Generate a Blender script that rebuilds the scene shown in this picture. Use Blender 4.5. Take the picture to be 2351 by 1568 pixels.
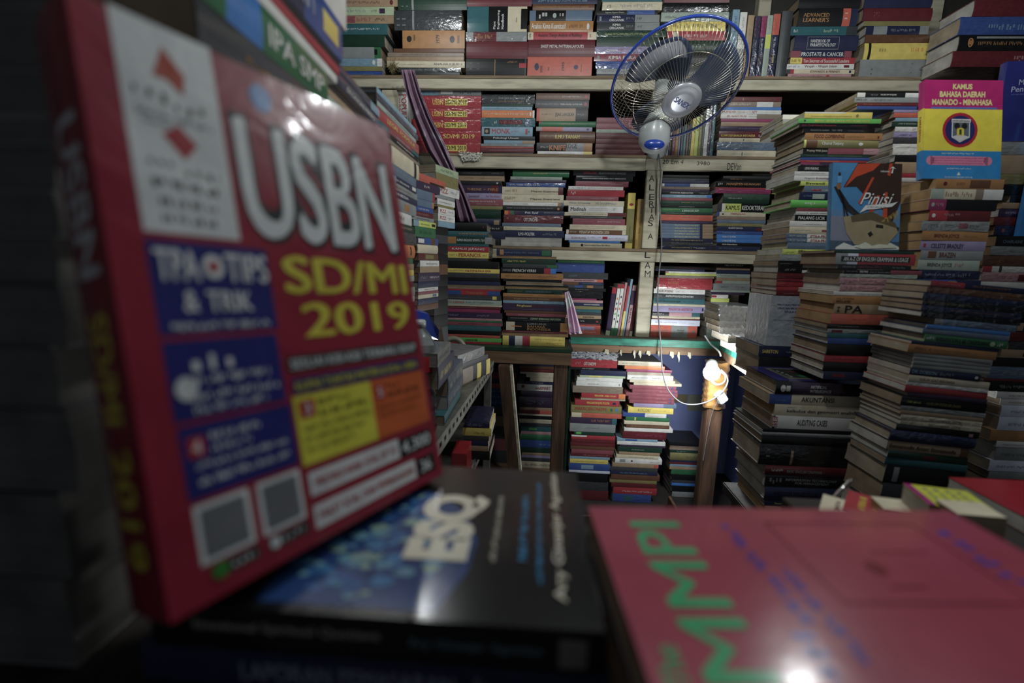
# second-hand book stall: shelves, stacks, wall fan and bare bulb
WORLD = 0.15
LAMPS = [('ceiling_lamp', (.2, .78, 2.03), 22.0, .035, (.95, .99, 1)), ('corner_ceiling_lamp', (.82, 1.2, 1.95), 4.5, .035, (.95, .99, 1)), ('side_lamp', (.94, .86, 2.06), 9.0, .03, (.95, .99, 1)), ('shelf_lamp', (-.42, 1.55, 2.04), 3.5, .035, (.95, .99, 1))]
BULB_EMIT = 60.0; BULB_W = 7.5
import bpy, bmesh, math, random
from mathutils import Vector, Matrix
R = math.radians
for o in list(bpy.data.objects): bpy.data.objects.remove(o)
scn = bpy.context.scene
COL = scn.collection
# ---------------------------------------------------------------- camera, light, exposure
CZ = 1.06                                   # camera height above the floor
F, CX, CY = 1045.0, 1175.5, 784.0           # focal length and centre in pixels of the 2351 x 1568 frame
pit, yaw, rol = R(10), R(-3), R(1.4)
FW = Vector((math.sin(yaw)*math.cos(pit), math.cos(yaw)*math.cos(pit), -math.sin(pit)))
RT0 = Vector((math.cos(yaw), -math.sin(yaw), 0)); UP0 = RT0.cross(FW)
RT = RT0*math.cos(rol) + UP0*math.sin(rol); UP = RT.cross(FW)
CAM = Vector((0, 0, CZ))
cd = bpy.data.cameras.new('camera'); cam = bpy.data.objects.new('camera', cd); COL.objects.link(cam)
cd.sensor_width = 36; cd.lens = F/2351*36; cd.clip_start = .02
cd.dof.use_dof = True; cd.dof.focus_distance = 1.6; cd.dof.aperture_fstop = 2.3
cam.matrix_world = Matrix((( RT.x, UP.x, -FW.x, 0), (RT.y, UP.y, -FW.y, 0), (RT.z, UP.z, -FW.z, CZ), (0, 0, 0, 1)))
scn.camera = cam
vs = scn.view_settings
vs.view_transform = 'Standard'; vs.look = 'None'; vs.gamma = 1; vs.use_curve_mapping = False; vs.exposure = 0.0
w = bpy.data.worlds.new('world'); scn.world = w; w.use_nodes = True
w.node_tree.nodes['Background'].inputs[0].default_value = (.75, .85, 1, 1)
w.node_tree.nodes['Background'].inputs[1].default_value = WORLD
def lamp(name, loc, watts, rad, col):
    l = bpy.data.lights.new(name, 'POINT'); l.energy = watts; l.shadow_soft_size = rad; l.color = col
    o = bpy.data.objects.new(name, l); COL.objects.link(o); o.location = loc; return o
for args in LAMPS: lamp(*args)

def ray(px, py): return FW + RT*((px-CX)/F) + UP*((CY-py)/F)
def aty(px, py, Y): d = ray(px, py); return CAM + d*(Y/d.y)            # point of the pixel's ray on the upright plane y = Y
def atz(px, py, z): d = ray(px, py); return CAM + d*((z-CZ)/d.z)        # ... on the level plane z
def atp(px, py, P0, n): d = ray(px, py); return CAM + d*((Vector(P0)-CAM).dot(n)/d.dot(n))

# ---------------------------------------------------------------- materials
def lin(h):
    c = [int(h[i:i+2], 16)/255 for i in (0, 2, 4)]
    return tuple(x/12.92 if x <= .04045 else ((x+.055)/1.055)**2.4 for x in c)
PAL = dict(wh=('white','dcdcd4'), cr=('cream','d3c7a2'), gy=('grey','8b9190'), dg=('dark grey','3c4043'), bk=('black','15171a'),
 rd=('red','b3202f'), dr=('maroon','6b1822'), pk=('pink','c08a90'), mg=('magenta','9a2560'), og=('orange','e07818'), br=('brown','6e4426'),
 tn=('tan','a98a62'), ye=('yellow','e8cf22'), ol=('olive','87803c'), lg=('pale green','a9bf90'), gn=('green','1c7340'), dn=('dark green','123d2c'),
 tl=('teal','1b646c'), lb=('light blue','78a4bb'), bl=('blue','2a4f9c'), nv=('navy','20294f'), pu=('purple','3f2a4c'), la=('lavender','9a8fba'),
 co=('coral','d05538'), sg=('grey-green','9fb0a0'), li=('lime green','4fbf30'), gd=('golden','c9a23a'), bg=('blue-grey','5d7690'), rs=('rose','964452'),
 pw=('bluish white','d5daf0'), go=('mustard','b57a2e'), sk=('bright blue','1f7fd6'), yl=('lime yellow','c9d83a'), pb=('pale brown','8f7d68'), nb=('black','0c0d10'))
def mute(c, k=.26):
    g = .25*c[0]+.62*c[1]+.13*c[2]; return tuple(max(.004, (x*(1-k)+g*k)*.92+.006) for x in c)
PALL = {k: mute(lin(v[1])) for k, v in PAL.items()}

def mat(name, col=None, rough=.5, metal=0, nscale=30, namt=.12, attr=False, bump=0, bscale=60, coat=0, coat_r=.1, col2=None, trans=0, stretch=None, thr=None, ior=1.45, alpha=1, spec=.5):
    m = bpy.data.materials.new(name); m.use_nodes = True; nt = m.node_tree; N = nt.nodes; L = nt.links
    b = N['Principled BSDF']; b.inputs['Roughness'].default_value = rough; b.inputs['Metallic'].default_value = metal
    b.inputs['Coat Weight'].default_value = coat; b.inputs['Coat Roughness'].default_value = coat_r; b.inputs['Transmission Weight'].default_value = trans
    b.inputs['IOR'].default_value = ior; b.inputs['Alpha'].default_value = alpha; b.inputs['Specular IOR Level'].default_value = spec
    tc = N.new('ShaderNodeTexCoord'); mp = N.new('ShaderNodeMapping'); L.new(tc.outputs['Object'], mp.inputs[0])
    if stretch: mp.inputs['Scale'].default_value = stretch
    no = N.new('ShaderNodeTexNoise'); no.inputs['Scale'].default_value = nscale; no.inputs['Detail'].default_value = 6; L.new(mp.outputs[0], no.inputs[0])
    cr = N.new('ShaderNodeValToRGB'); L.new(no.outputs[0], cr.inputs[0])
    if col2:
        e = cr.color_ramp.elements; e[0].position, e[1].position = thr or (.4, .62); e[0].color = (*col, 1); e[1].color = (*col2, 1); L.new(cr.outputs[0], b.inputs['Base Color'])
    else:
        e = cr.color_ramp.elements; e[0].position, e[1].position = .3, .7; e[0].color = (1-namt*2,)*3+(1,); e[1].color = (1, 1, 1, 1)
        mx = N.new('ShaderNodeMix'); mx.data_type = 'RGBA'; mx.blend_type = 'MULTIPLY'; mx.inputs[0].default_value = 1
        if attr:
            at = N.new('ShaderNodeAttribute'); at.attribute_name = 'Col'; L.new(at.outputs['Color'], mx.inputs[6])
        else: mx.inputs[6].default_value = (*col, 1)
        L.new(cr.outputs[0], mx.inputs[7]); L.new(mx.outputs[2], b.inputs['Base Color'])
    if bump:
        n2 = N.new('ShaderNodeTexNoise'); n2.inputs['Scale'].default_value = bscale; n2.inputs['Detail'].default_value = 4; n2.inputs['Distortion'].default_value = .8
        L.new(mp.outputs[0], n2.inputs[0]); bp = N.new('ShaderNodeBump'); bp.inputs['Strength'].default_value = bump; bp.inputs['Distance'].default_value = .004
        L.new(n2.outputs[0], bp.inputs['Height']); L.new(bp.outputs[0], b.inputs['Normal'])
        if coat: L.new(bp.outputs[0], b.inputs['Coat Normal'])
    return m
def paper_mat():
    m = mat('page_edges', attr=True, rough=.85, nscale=25, namt=.2); nt = m.node_tree; N = nt.nodes; L = nt.links
    tc = N.new('ShaderNodeTexCoord'); wv = N.new('ShaderNodeTexNoise'); mp = N.new('ShaderNodeMapping'); mp.inputs['Scale'].default_value = (3, 3, 900)
    L.new(tc.outputs['Object'], mp.inputs[0]); L.new(mp.outputs[0], wv.inputs[0]); wv.inputs['Scale'].default_value = 1; wv.inputs['Detail'].default_value = 3
    bp = N.new('ShaderNodeBump'); bp.inputs['Strength'].default_value = .5; bp.inputs['Distance'].default_value = .001
    L.new(wv.outputs[0], bp.inputs['Height']); b = N['Principled BSDF']; L.new(bp.outputs[0], b.inputs['Normal'])
    src = b.inputs['Base Color'].links[0].from_socket
    cr = N.new('ShaderNodeValToRGB'); cr.color_ramp.elements[0].position = .3; cr.color_ramp.elements[1].position = .7
    cr.color_ramp.elements[0].color = (.62, .58, .52, 1); cr.color_ramp.elements[1].color = (1, 1, 1, 1); L.new(wv.outputs[0], cr.inputs[0])
    mx = N.new('ShaderNodeMix'); mx.data_type = 'RGBA'; mx.blend_type = 'MULTIPLY'; mx.inputs[0].default_value = 1
    L.new(src, mx.inputs[6]); L.new(cr.outputs[0], mx.inputs[7]); L.new(mx.outputs[2], b.inputs['Base Color'])
    return m
M = dict(
 fwrap=mat('cover_in_tight_film', attr=True, rough=.3, nscale=30, namt=.08, bump=.3, bscale=20, coat=1, coat_r=.07, stretch=(1, 1, 1)),
 cover=mat('printed_cover', attr=True, rough=.42, nscale=40, namt=.1, bump=.06, bscale=30),
 gloss=mat('laminated_cover', attr=True, rough=.22, nscale=30, namt=.08, bump=.05, bscale=25, coat=.5, coat_r=.12),
 wrap=mat('cover_in_plastic_film', attr=True, rough=.3, nscale=50, namt=.12, bump=.55, bscale=38, coat=1, coat_r=.09, stretch=(1, 1, 2.2)),
 page=paper_mat(),
 film=mat('clear_film', (.75, .77, .78), rough=.18, nscale=20, namt=.1, bump=.9, bscale=22, coat=1, coat_r=.06, alpha=.35),
 wood=mat('worn_white_painted_wood', lin('b3ae98'), rough=.62, nscale=9, col2=lin('8f8a76'), thr=(.42, .72), stretch=(1, 6, 6), bump=.25, bscale=30),
 ply=mat('plywood_edge', lin('6b5a46'), rough=.8, nscale=12, col2=lin('8d7c64'), stretch=(1, 8, 40), bump=.3),
 shelf=mat('dusty_shelf_board', lin('6a6153'), rough=.8, nscale=8, namt=.2),
 brown=mat('raw_brown_timber', lin('5d4432'), rough=.75, nscale=5, col2=lin('3d2c20'), stretch=(8, 8, 1), bump=.35, bscale=14),
 brail=mat('brown_timber_rail', lin('735a42'), rough=.75, nscale=5, col2=lin('52402f'), stretch=(1, 8, 8), bump=.3, bscale=14),
 grn=mat('worn_green_paint', lin('2f7a66'), rough=.55, nscale=14, col2=lin('1f5a49'), stretch=(1, 4, 4), bump=.2),
 dgrn=mat('dark_green_paint', lin('1d3a2b'), rough=.5, nscale=14, namt=.2),
 wallb=mat('blue_painted_wall', lin('8490bc'), rough=.6, nscale=5, col2=lin('6a77a8'), thr=(.35, .7), bump=.15, bscale=12),
 wallg=mat('grimy_dark_wall', lin('3a3835'), rough=.85, nscale=4, namt=.3, bump=.2),
 floor=mat('dark_floor', lin('2c2723'), rough=.8, nscale=6, namt=.3, bump=.3),
 metal=mat('galvanised_angle', lin('9a9a90'), rough=.45, metal=.7, nscale=25, namt=.25, bump=.1),
 chrome=mat('wire_chrome', lin('c9c4b4'), rough=.25, metal=.9, nscale=10, namt=.05),
 bluep=mat('blue_plastic', lin('24409a'), rough=.3, nscale=20, namt=.05, coat=.4),
 whitep=mat('ivory_plastic', lin('a9afae'), rough=.35, nscale=20, namt=.06, coat=.3),
 silver=mat('silver_plastic', lin('c2c5cc'), rough=.28, metal=.3, nscale=20, namt=.04, coat=.6, coat_r=.08),
 blade=mat('smoky_blade', lin('3d4a66'), rough=.3, nscale=15, namt=.08, alpha=.82),
 clear=mat('clear_bottle', (.9, .93, .95), rough=.05, nscale=10, namt=.02, trans=1, ior=1.3),
 cable=mat('grey_cable', lin('77787a'), rough=.4, nscale=10, namt=.05),
 black=mat('black_cable', lin('101010'), rough=.4, nscale=10, namt=.05),
 tape=mat('brown_parcel_tape', lin('a07848'), rough=.3, nscale=18, namt=.2, bump=.5, bscale=30, coat=.5),
 card=mat('cardboard', lin('83705a'), rough=.85, nscale=15, namt=.2, bump=.15),
 cloth=mat('faded_purple_cloth', lin('806678'), rough=.9, nscale=14, col2=lin('aaa0ac'), thr=(.56, .64), bump=.3, bscale=180),
 dry=mat('dry_stalks', lin('857b52'), rough=.9, nscale=30, namt=.3),
 ink=mat('marker_ink', lin('1b1b20'), rough=.5, nscale=50, namt=.1),
)
def emis(name, col, s):
    m = bpy.data.materials.new(name); m.use_nodes = True; b = m.node_tree.nodes['Principled BSDF']
    b.inputs['Base Color'].default_value = (1, 1, 1, 1); b.inputs['Emission Color'].default_value = (*col, 1); b.inputs['Emission Strength'].default_value = s; return m
M['glow'] = emis('lit_bulb_glass', (.93, .97, 1), BULB_EMIT)

# ---------------------------------------------------------------- lettering as thin geometry
_tc = {}
_fc = bpy.data.curves.new('lettering', 'FONT'); _fc.resolution_u = 2
def text2d(s, bold=.02, res=2):
    k = (s, bold, res)
    if k in _tc: return _tc[k]
    off = bold if bold >= .04 or bold < 0 else 0
    _fc.body = s; _fc.offset = off; _fc.resolution_u = res
    ob = bpy.data.objects.new('lettering_source', _fc); me = bpy.data.meshes.new_from_object(ob)
    v = [(p.co.x, p.co.y, 0) for p in me.vertices]; f = [tuple(p.vertices) for p in me.polygons]
    bpy.data.meshes.remove(me); bpy.data.objects.remove(ob)
    if v and 0 < bold < .04:                 # heavier strokes: the same letters again, a hair to each side
        n = len(v); k_ = bold*.9; base_v, base_f = list(v), list(f)
        for l_, dx, dy in ((1, k_, k_*.4), (2, -k_, -k_*.4)):
            f += [tuple(i+len(v) for i in q) for q in base_f]; v += [(x+dx, y+dy, l_) for x, y, _ in base_v]
    if v:
        x0 = min(p[0] for p in v); x1 = max(p[0] for p in v); y0 = min(p[1] for p in v); y1 = max(p[1] for p in v)
        sx = max(x1-x0, 1e-6); sy = max(y1-y0, 1e-6); v = [((a-x0)/sx, (b-y0)/sy, l_) for a, b, l_ in v]
    _tc[k] = (v, f); return _tc[k]

class MB:                                    # collects geometry with a colour per face, linked as ONE mesh object
    def __init__(s): s.v = []; s.f = []; s.c = []; s.m = []; s.sm = []
    def quad(s, a, b, c, d, col=(1, 1, 1), m=0): s.poly((a, b, c, d), col, m)
    def poly(s, pts, col=(1, 1, 1), m=0, sm=False):
        n = len(s.v); s.v += [tuple(p) for p in pts]; s.f.append(tuple(range(n, n+len(pts)))); s.c.append(col); s.m.append(m); s.sm.append(sm)
    def mesh(s, v, f, col=(1, 1, 1), m=0, sm=False):
        n = len(s.v); s.v += [tuple(p) for p in v]
        for q in f: s.f.append(tuple(i+n for i in q)); s.c.append(col); s.m.append(m); s.sm.append(sm)
    def box(s, a, b, col=(1, 1, 1), m=0, bev=0, mx=None):
        x0, y0, z0 = a; x1, y1, z1 = b
        if bev:
            bm = bmesh.new(); r = bmesh.ops.create_cube(bm, size=1)
            for v in bm.verts: v.co = Vector((x0+(v.co.x+.5)*(x1-x0), y0+(v.co.y+.5)*(y1-y0), z0+(v.co.z+.5)*(z1-z0)))
            bmesh.ops.bevel(bm, geom=bm.edges[:], offset=bev, segments=2, affect='EDGES'); bm.verts.index_update()
            vv = [v.co.copy() for v in bm.verts]; ff = [[q.index for q in p.verts] for p in bm.faces]; bm.free()
        else:
            vv = [Vector(p) for p in ((x0,y0,z0),(x1,y0,z0),(x1,y1,z0),(x0,y1,z0),(x0,y0,z1),(x1,y0,z1),(x1,y1,z1),(x0,y1,z1))]
            ff = [(0,3,2,1),(4,5,6,7),(0,1,5,4),(1,2,6,5),(2,3,7,6),(3,0,4,7)]
        if mx: vv = [mx @ v for v in vv]
        s.mesh(vv, ff, col, m)
    def tube(s, pts, r, n=8, col=(1, 1, 1), m=0, cap=True, closed=False):
        pts = [Vector(p) for p in pts]; base = len(s.v); k = len(pts); up = None
        for i, p in enumerate(pts):
            t = ((pts[(i+1) % k] - pts[i-1]) if closed else (pts[min(i+1, k-1)] - pts[max(i-1, 0)])).normalized()
            if up is None: up = Vector((0, 0, 1)) if abs(t.z) < .9 else Vector((1, 0, 0))
            a = t.cross(up).normalized(); up = a.cross(t).normalized(); rr = r[i] if isinstance(r, (list, tuple)) else r
            for j in range(n):
                an = 2*math.pi*j/n; s.v.append(tuple(p + a*math.cos(an)*rr + up*math.sin(an)*rr))
        for i in range(k if closed else k-1):
            i2 = (i+1) % k
            for j in range(n):
                s.f.append((base+i*n+j, base+i*n+(j+1) % n, base+i2*n+(j+1) % n, base+i2*n+j)); s.c.append(col); s.m.append(m); s.sm.append(True)
        if cap and not closed:
            s.f.append(tuple(base+j for j in range(n))[::-1]); s.c.append(col); s.m.append(m); s.sm.append(False)
            s.f.append(tuple(base+(k-1)*n+j for j in range(n))); s.c.append(col); s.m.append(m); s.sm.append(False)
    def lathe(s, prof, n=24, mx=None, col=(1, 1, 1), m=0):
        base = len(s.v); mx = mx or Matrix()
        for r, z in prof:
            for j in range(n): s.v.append(tuple(mx @ Vector((r*math.cos(2*math.pi*j/n), r*math.sin(2*math.pi*j/n), z))))
        for i in range(len(prof)-1):
            for j in range(n): s.f.append((base+i*n+j, base+i*n+(j+1) % n, base+(i+1)*n+(j+1) % n, base+(i+1)*n+j)); s.c.append(col); s.m.append(m); s.sm.append(True)
    def build(s, name, mats, parent=None):
        me = bpy.data.meshes.new(name); me.from_pydata(s.v, [], s.f)
        if not isinstance(mats, (list, tuple)): mats = [mats]
        for q in mats: me.materials.append(q)
        me.polygons.foreach_set('material_index', s.m); me.polygons.foreach_set('use_smooth', s.sm)
        at = me.color_attributes.new('Col', 'FLOAT_COLOR', 'CORNER'); d = []
        for q, c in zip(s.f, s.c): d += [c[0], c[1], c[2], 1.0]*len(q)
        at.data.foreach_set('color', d); me.update()
        o = bpy.data.objects.new(name, me); COL.objects.link(o)
        if parent: o.parent = parent
        return o
def tag(o, label, cat, group=None, kind=None):
    o['label'] = label; o['category'] = cat
    if group: o['group'] = group
    if kind: o['kind'] = kind
    return o
def struct(o): o['kind'] = 'structure'; return o
def empty(name, mx):
    o = bpy.data.objects.new(name, None); COL.objects.link(o); o.matrix_world = mx; o.empty_display_size = .02; return o
def frame(o, x, y, z):
    return Matrix(((x[0], y[0], z[0], o[0]), (x[1], y[1], z[1], o[1]), (x[2], y[2], z[2], o[2]), (0, 0, 0, 1)))

# ---------------------------------------------------------------- the book
def marks(rng, u0, u1, v0, v1, asp):
    """small bars that stand for lettering too small or blurred to read: boxes in 0..1 spine coordinates"""
    out = []; u = u0; h = v1-v0
    while u < u1-.01:
        wl = rng.uniform(.5, 1.5)*h/asp*3.2; wl = min(wl, u1-u, .2); n = max(1, int(wl*asp/h*2.1)); st = wl/n
        for i in range(n):
            a = u+i*st; b = a+st*rng.uniform(.4, .75); k = rng.random()
            out.append((a, b, v0+(0 if k < .7 else h*.35), v1-(0 if k > .3 else h*.35)))
        u += wl+.45*h/asp
    return out
class Spec: pass
def make_book_parts(sp):
    """sp: L spine length, W width, T thickness, col, pcol, flags, bands, texts, art(list) -> MB cover, MB pages. x along the spine, y away from it, z up"""
    L, W, T = sp.L, sp.W, sp.T; hard = 'h' in sp.fl; c = MB(); pg = MB(); col = sp.col
    t = min(.0024 if hard else .0008, T*.2); e = .0028 if hard else .0004; ts = t
    B = (.10 if hard else .03)*min(T, .04); ns = 6
    def by(z): return -B*(1-((2*z/T)-1)**2)
    O = [(W, T)] + [(by(T*(1-i/ns)) + (.0 if hard else 0), T*(1-i/ns)) for i in range(ns+1)] + [(W, 0)]
    I = [(W, T-t)] + [(ts+by(T*(1-i/ns))*.8, t+(T-2*t)*(1-i/ns)) for i in range(ns+1)] + [(W, t)]
    bands = sp.bands or [(0, 1, col)]
    xs = sorted({0.0, 1.0} | {min(max(q, 0), 1) for b in bands for q in b[:2]})
    for xa, xb in zip(xs[:-1], xs[1:]):
        cc = col
        for b in bands:
            if b[0]-1e-6 <= xa and xb <= b[1]+1e-6: cc = b[2]
        for i in range(len(O)-1):
            (y0, z0), (y1, z1) = O[i], O[i+1]; q = cc if 0 < i < len(O)-2 else col
            c.poly(((xa*L, y0, z0), (xa*L, y1, z1), (xb*L, y1, z1), (xb*L, y0, z0)), q, 0, 0 < i < len(O)-2 and hard)
    for i in range(len(I)-1):
        (y0, z0), (y1, z1) = I[i], I[i+1]; c.quad((0, y1, z1), (0, y0, z0), (L, y0, z0), (L, y1, z1), (.5, .5, .48))
    for xx, fl in ((0, 1), (L, 0)):
        for i in range(len(O)-1):
            q = ((xx, *O[i]), (xx, *I[i]), (xx, *I[i+1]), (xx, *O[i+1])); c.poly(q if fl else q[::-1], col)
    for k in (0, len(O)-1): c.quad((0, *I[k]), (0, *O[k]), (L, *O[k]), (L, *I[k]), col)
    # page block with a slightly hollow fore-edge
    yf = W-e-.0006; z0, z1 = t+.0001, T-t-.0001
    if z1 > z0:
        pr = [(ts+.0004, z0), (yf, z0), (yf-.06*min(T, .03), (z0+z1)/2), (yf, z1), (ts+.0004, z1)]
        for i in range(5):
            a, b = pr[i], pr[(i+1) % 5]; pg.quad((e, *a), (e, *b), (L-e, *b), (L-e, *a), sp.pcol)
        pg.poly([(e, *a) for a in pr][::-1], sp.pcol); pg.poly([(L-e, *a) for a in pr], sp.pcol)
    def S(u, v, k=1.): z = v*T; return (u*L, by(z)-.00025*k, z)
    for tx in sp.texts:
        s_, u0, u1, v0, v1, tcx, rot = tx
        if s_ == '~':
            bc = col
            for b_ in bands:
                if b_[0] <= (u0+u1)/2 <= b_[1]: bc = b_[2]
            tcx = tuple(.62*x+.38*y for x, y in zip(tcx, bc)); hh = (v1-v0)*.14
            for a, b, p, q in marks(sp.rng, u0, u1, v0+hh, v1-hh, L/T): c.poly((S(a, p), S(b, p), S(b, q), S(a, q)), tcx)
        elif s_ == '#':                      # printed patch
            for g_ in range(6):
                va, vb = v0+(v1-v0)*g_/6, v0+(v1-v0)*(g_+1)/6; c.poly((S(u0, va, .7), S(u1, va, .7), S(u1, vb, .7), S(u0, vb, .7)), tcx)
        elif s_ == 'o':                      # round emblem
            r_ = (u1-u0)/2; um, vm = (u0+u1)/2, (v0+v1)/2
            for k in range(16):
                A_, B2 = k*math.pi/8, (k+1)*math.pi/8; c.poly((S(um, vm), S(um+r_*math.cos(A_), vm+(v1-v0)/2*math.sin(A_)), S(um+r_*math.cos(B2), vm+(v1-v0)/2*math.sin(B2))), tcx)
        else:
            v, f = text2d(s_, .025 if sp.big else .018, 3 if sp.big else 2)
            if rot: pts = [S(u1-(u1-u0)*b, v0+(v1-v0)*a, 1.4+.15*l_) for a, b, l_ in v]
            else: pts = [S(u0+(u1-u0)*a, v0+(v1-v0)*b, 1.4+.15*l_) for a, b, l_ in v]
            c.mesh(pts, f, tcx)
    for a in sp.art:                         # front cover, metres: u away from the spine, v up from the foot of the book
        k = a[0]; eps = T + .00015*a[1]
        if k == 'r': _, _, u0, u1, v0, v1, q = a; P = [(u0, v0), (u1, v0), (u1, v1), (u0, v1)]; c.poly([(L-v, u, eps) for u, v in P], q)
        elif k == 'p': c.poly([(L-v, u, eps) for u, v in a[2]], a[3])
        elif k == 'e': _, _, u, v, ru, rv, q = a; c.poly([(L-(v+rv*math.sin(i*math.pi/12)), u+ru*math.cos(i*math.pi/12), eps) for i in range(24)], q)
        elif k == 't':
            _, _, s_, u0, u1, v0, v1, q, bo = a[:9]; sh_ = a[9] if len(a) > 9 else 0; v, f = text2d(s_, bo, 4)
            c.mesh([(L-(v0+(v1-v0)*y), u0+(u1-u0)*(x+sh_*y), eps+3e-5*l_) for x, y, l_ in v], f, q)
        elif k == 'm':
            _, _, u0, u1, v0, v1, q = a
            for x0, x1, y0, y1 in marks(sp.rng, 0, 1, 0, 1, (u1-u0)/(v1-v0)): c.poly([(L-(v0+y*(v1-v0)), u0+x*(u1-u0), eps) for x, y in ((x0, y0), (x1, y0), (x1, y1), (x0, y1))], q)
    return c, pg
def spec(L, W, T, col, fl='', bands=None, texts=(), art=(), seed=1, pcol=None, big=False):
    s = Spec(); s.L, s.W, s.T = L, W, T; s.col = PALL[col] if isinstance(col, str) else col; s.fl = fl; s.bands = bands; s.texts = list(texts); s.art = list(art); s.rng = random.Random(seed); s.big = big
    s.pcol = pcol or [(.50, .46, .38), (.42, .36, .27), (.33, .25, .17), (.55, .54, .50)][random.Random(seed*7+1).randrange(4)]
    if 'w' in fl: s.pcol = (.62, .62, .6)
    if 't' in fl: s.pcol = (.42, .27, .13)
    if 'k' in fl: s.pcol = (.15, .148, .14)  # near-black pages: shade on the unlit left stacks put into the colour
    return s
def place_book(sp, mx, label, group=None, name='book', cat='book'):
    c, pg = make_book_parts(sp); root = empty(name, mx); tag(root, label, cat, group)
    c.build('cover', M['fwrap'] if 'q' in sp.fl else M['wrap'] if 'p' in sp.fl else M['gloss'] if 'g' in sp.fl else M['cover'], root)
    if pg.v: pg.build('pages', M['page'], root)
    return root
# ---------------------------------------------------------------- stacks of books. A line: y of its upper edge, x from, x to (pixels of the spine in the 2351 x 1568 frame, turned
# into real sizes on the stack's own spine plane), colour, flags (h hardcover, p film, g gloss, w white pages, t brown pages, e fore-edge outwards, k pages darkened for shade) | bands | lettering
SH = dict(met=CZ-.37, met2=CZ-.60, table=CZ-.27, top=CZ+.714, mid=CZ+.426, low=CZ+.063, desk=CZ-.304, ldesk=CZ-.322, floor=0.0, rdesk=CZ-.30, plat=CZ-.62)
STACKS = []
def stack(loc, group, Y, base, txt, W=.15, P=None, ang=0, tilt=0, end='', fill=None):
    STACKS.append(dict(loc=loc, group=group, Y=Y, base=base, txt=txt, W=W, P=P, ang=ang, tilt=tilt))
YB = 1.95
gA = 'books on the top shelf'; gB = 'books on the second shelf'; gC = 'books on the third shelf'; gD = 'books along the green and brown ledge'
gE = 'books stacked under the ledge'; gR = 'books in the tall stacks on the right'; gL = 'books stacked along the left wall'
stack('the top-shelf stack farthest left', gA, YB, 'top', """
-4 782 913 tn||~ .1-.7 dr;o .86-.92 dr .2-.8
14 778 904 lg g||~ .1-.5 bg;~ .6-.72 pu;# .74-.84 pu .2-.8
32 778 904 tn p||~ .1-.6 rd .2-.8;~ .66-.84 bk;# 0-.3 rs .1-.9
50 772 890 tl h||~ .1-.85 wh .35-.6
73 766 883 dn hg||~ .06-.2 sg .1-.9
99 762 874 gn g|.15-.87 gy|# .87-.93 bk .3-.8;~ .02-.14 wh
123 765 877 lb p|.0-.9 lb,.9-1 wh|o .8-.86 wh .2-.8
140 768 877 ol|| -
150 768 878 bl p||~ .1-.8 lb .4-.6
163""")
stack('the top-shelf stack with the mustard yearbook', gA, YB, 'top', """
-14 914 1072 dn h||~ .05-.18 sg .1-.9;# .2-.23 gy .02-.98
21 905 1060 dg hp||~ .04-.2 gy .1-.9;# .27-.3 gy .02-.98
64 924 1067 go||1979 .54-.6 bk .3-.75 R;o .07-.15 bk .35-.7;~ .18-.24 bk .15-.85;o .76-.84 bk .3-.7;~ .88-.93 bk .2-.8
103 904 1066 br||-
112 890 1065 pb||~ .2-.7 br
121 888 1065 tn t||~ .1-.5 br
130 889 1067 cr t||ANALISA II JILID 2 .6-.97 bk .3-.7;~ .05-.5 bk .35-.6
144 915 1058 dg p||~ .1-.9 wh .4-.6
154 920 1055 bk||-
165""")
stack('the top-shelf stack with the blue handbook', gA, YB, 'top', """
-10 1072 1221 dr h||~ .15-.6 go .6-.8
14 1073 1210 cr hg|0-.36 tl,.36-.68 nb,.68-1 cr|Plant .44-.475 wh .1-.4 R;Engineering .505-.55 wh .1-.85 R;Handbook .57-.615 wh .1-.7 R;# .9-1 nb .1-.9;~ .82-.85 bk .2-.6
70 1070 1210 gy p|0-.12 gy,.12-.5 dr,.5-1 gy|~ .16-.45 go .2-.8
91 1071 1212 dr h||-
129 1070 1209 nb h|.0-.97 nb,.97-1 dg|~ .06-.12 dg .1-.9;~ .18-.26 dg .1-.9;# .475-.485 go .05-.95;~ .68-.85 go .75-.88;# .88-1 rd .5-.75
171""")
stack('the top-shelf stack above the soil book', gA, YB, 'top', """
-6 1221 1371 nv||~ .1-.85 lb
9 1223 1365 br h||FOUNDATIONS FOR MICROSTRIP CIRCUIT DESIGN .05-.9 go .35-.65
23 1216 1360 bg g|0-.1 bg,.1-.58 nb,.58-1 bg|~ .15-.3 wh .1-.9;o .37-.43 sg .25-.75;~ .48-.56 wh .2-.8
46 1216 1362 go g||Analisis Kimia Kuantitatif .03-.57 wh .28-.78;~ .62-.76 br;~ .79-.84 br;o .9-.94 wh .2-.8
71 1212 1370 rd|0-.08 cr,.08-.87 rd,.87-1 cr|Aseismic Design Analysis of Buildings .15-.79 nb .22-.8;1978 .02-.05 nb .2-.8 R;~ .9-.93 rd .2-.8
88 1213 1366 dr h||SHEET METAL PATTERN LAYOUTS .19-.83 wh .5-.68
126 1211 1359 co||1995 .535-.575 nb .35-.75 R;o .11-.18 nv .35-.7;~ .2-.25 nb .15-.85;~ .32-.36 nb .3-.65;o .72-.79 nv .4-.62;~ .83-.86 nb .2-.75
173""")
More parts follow.
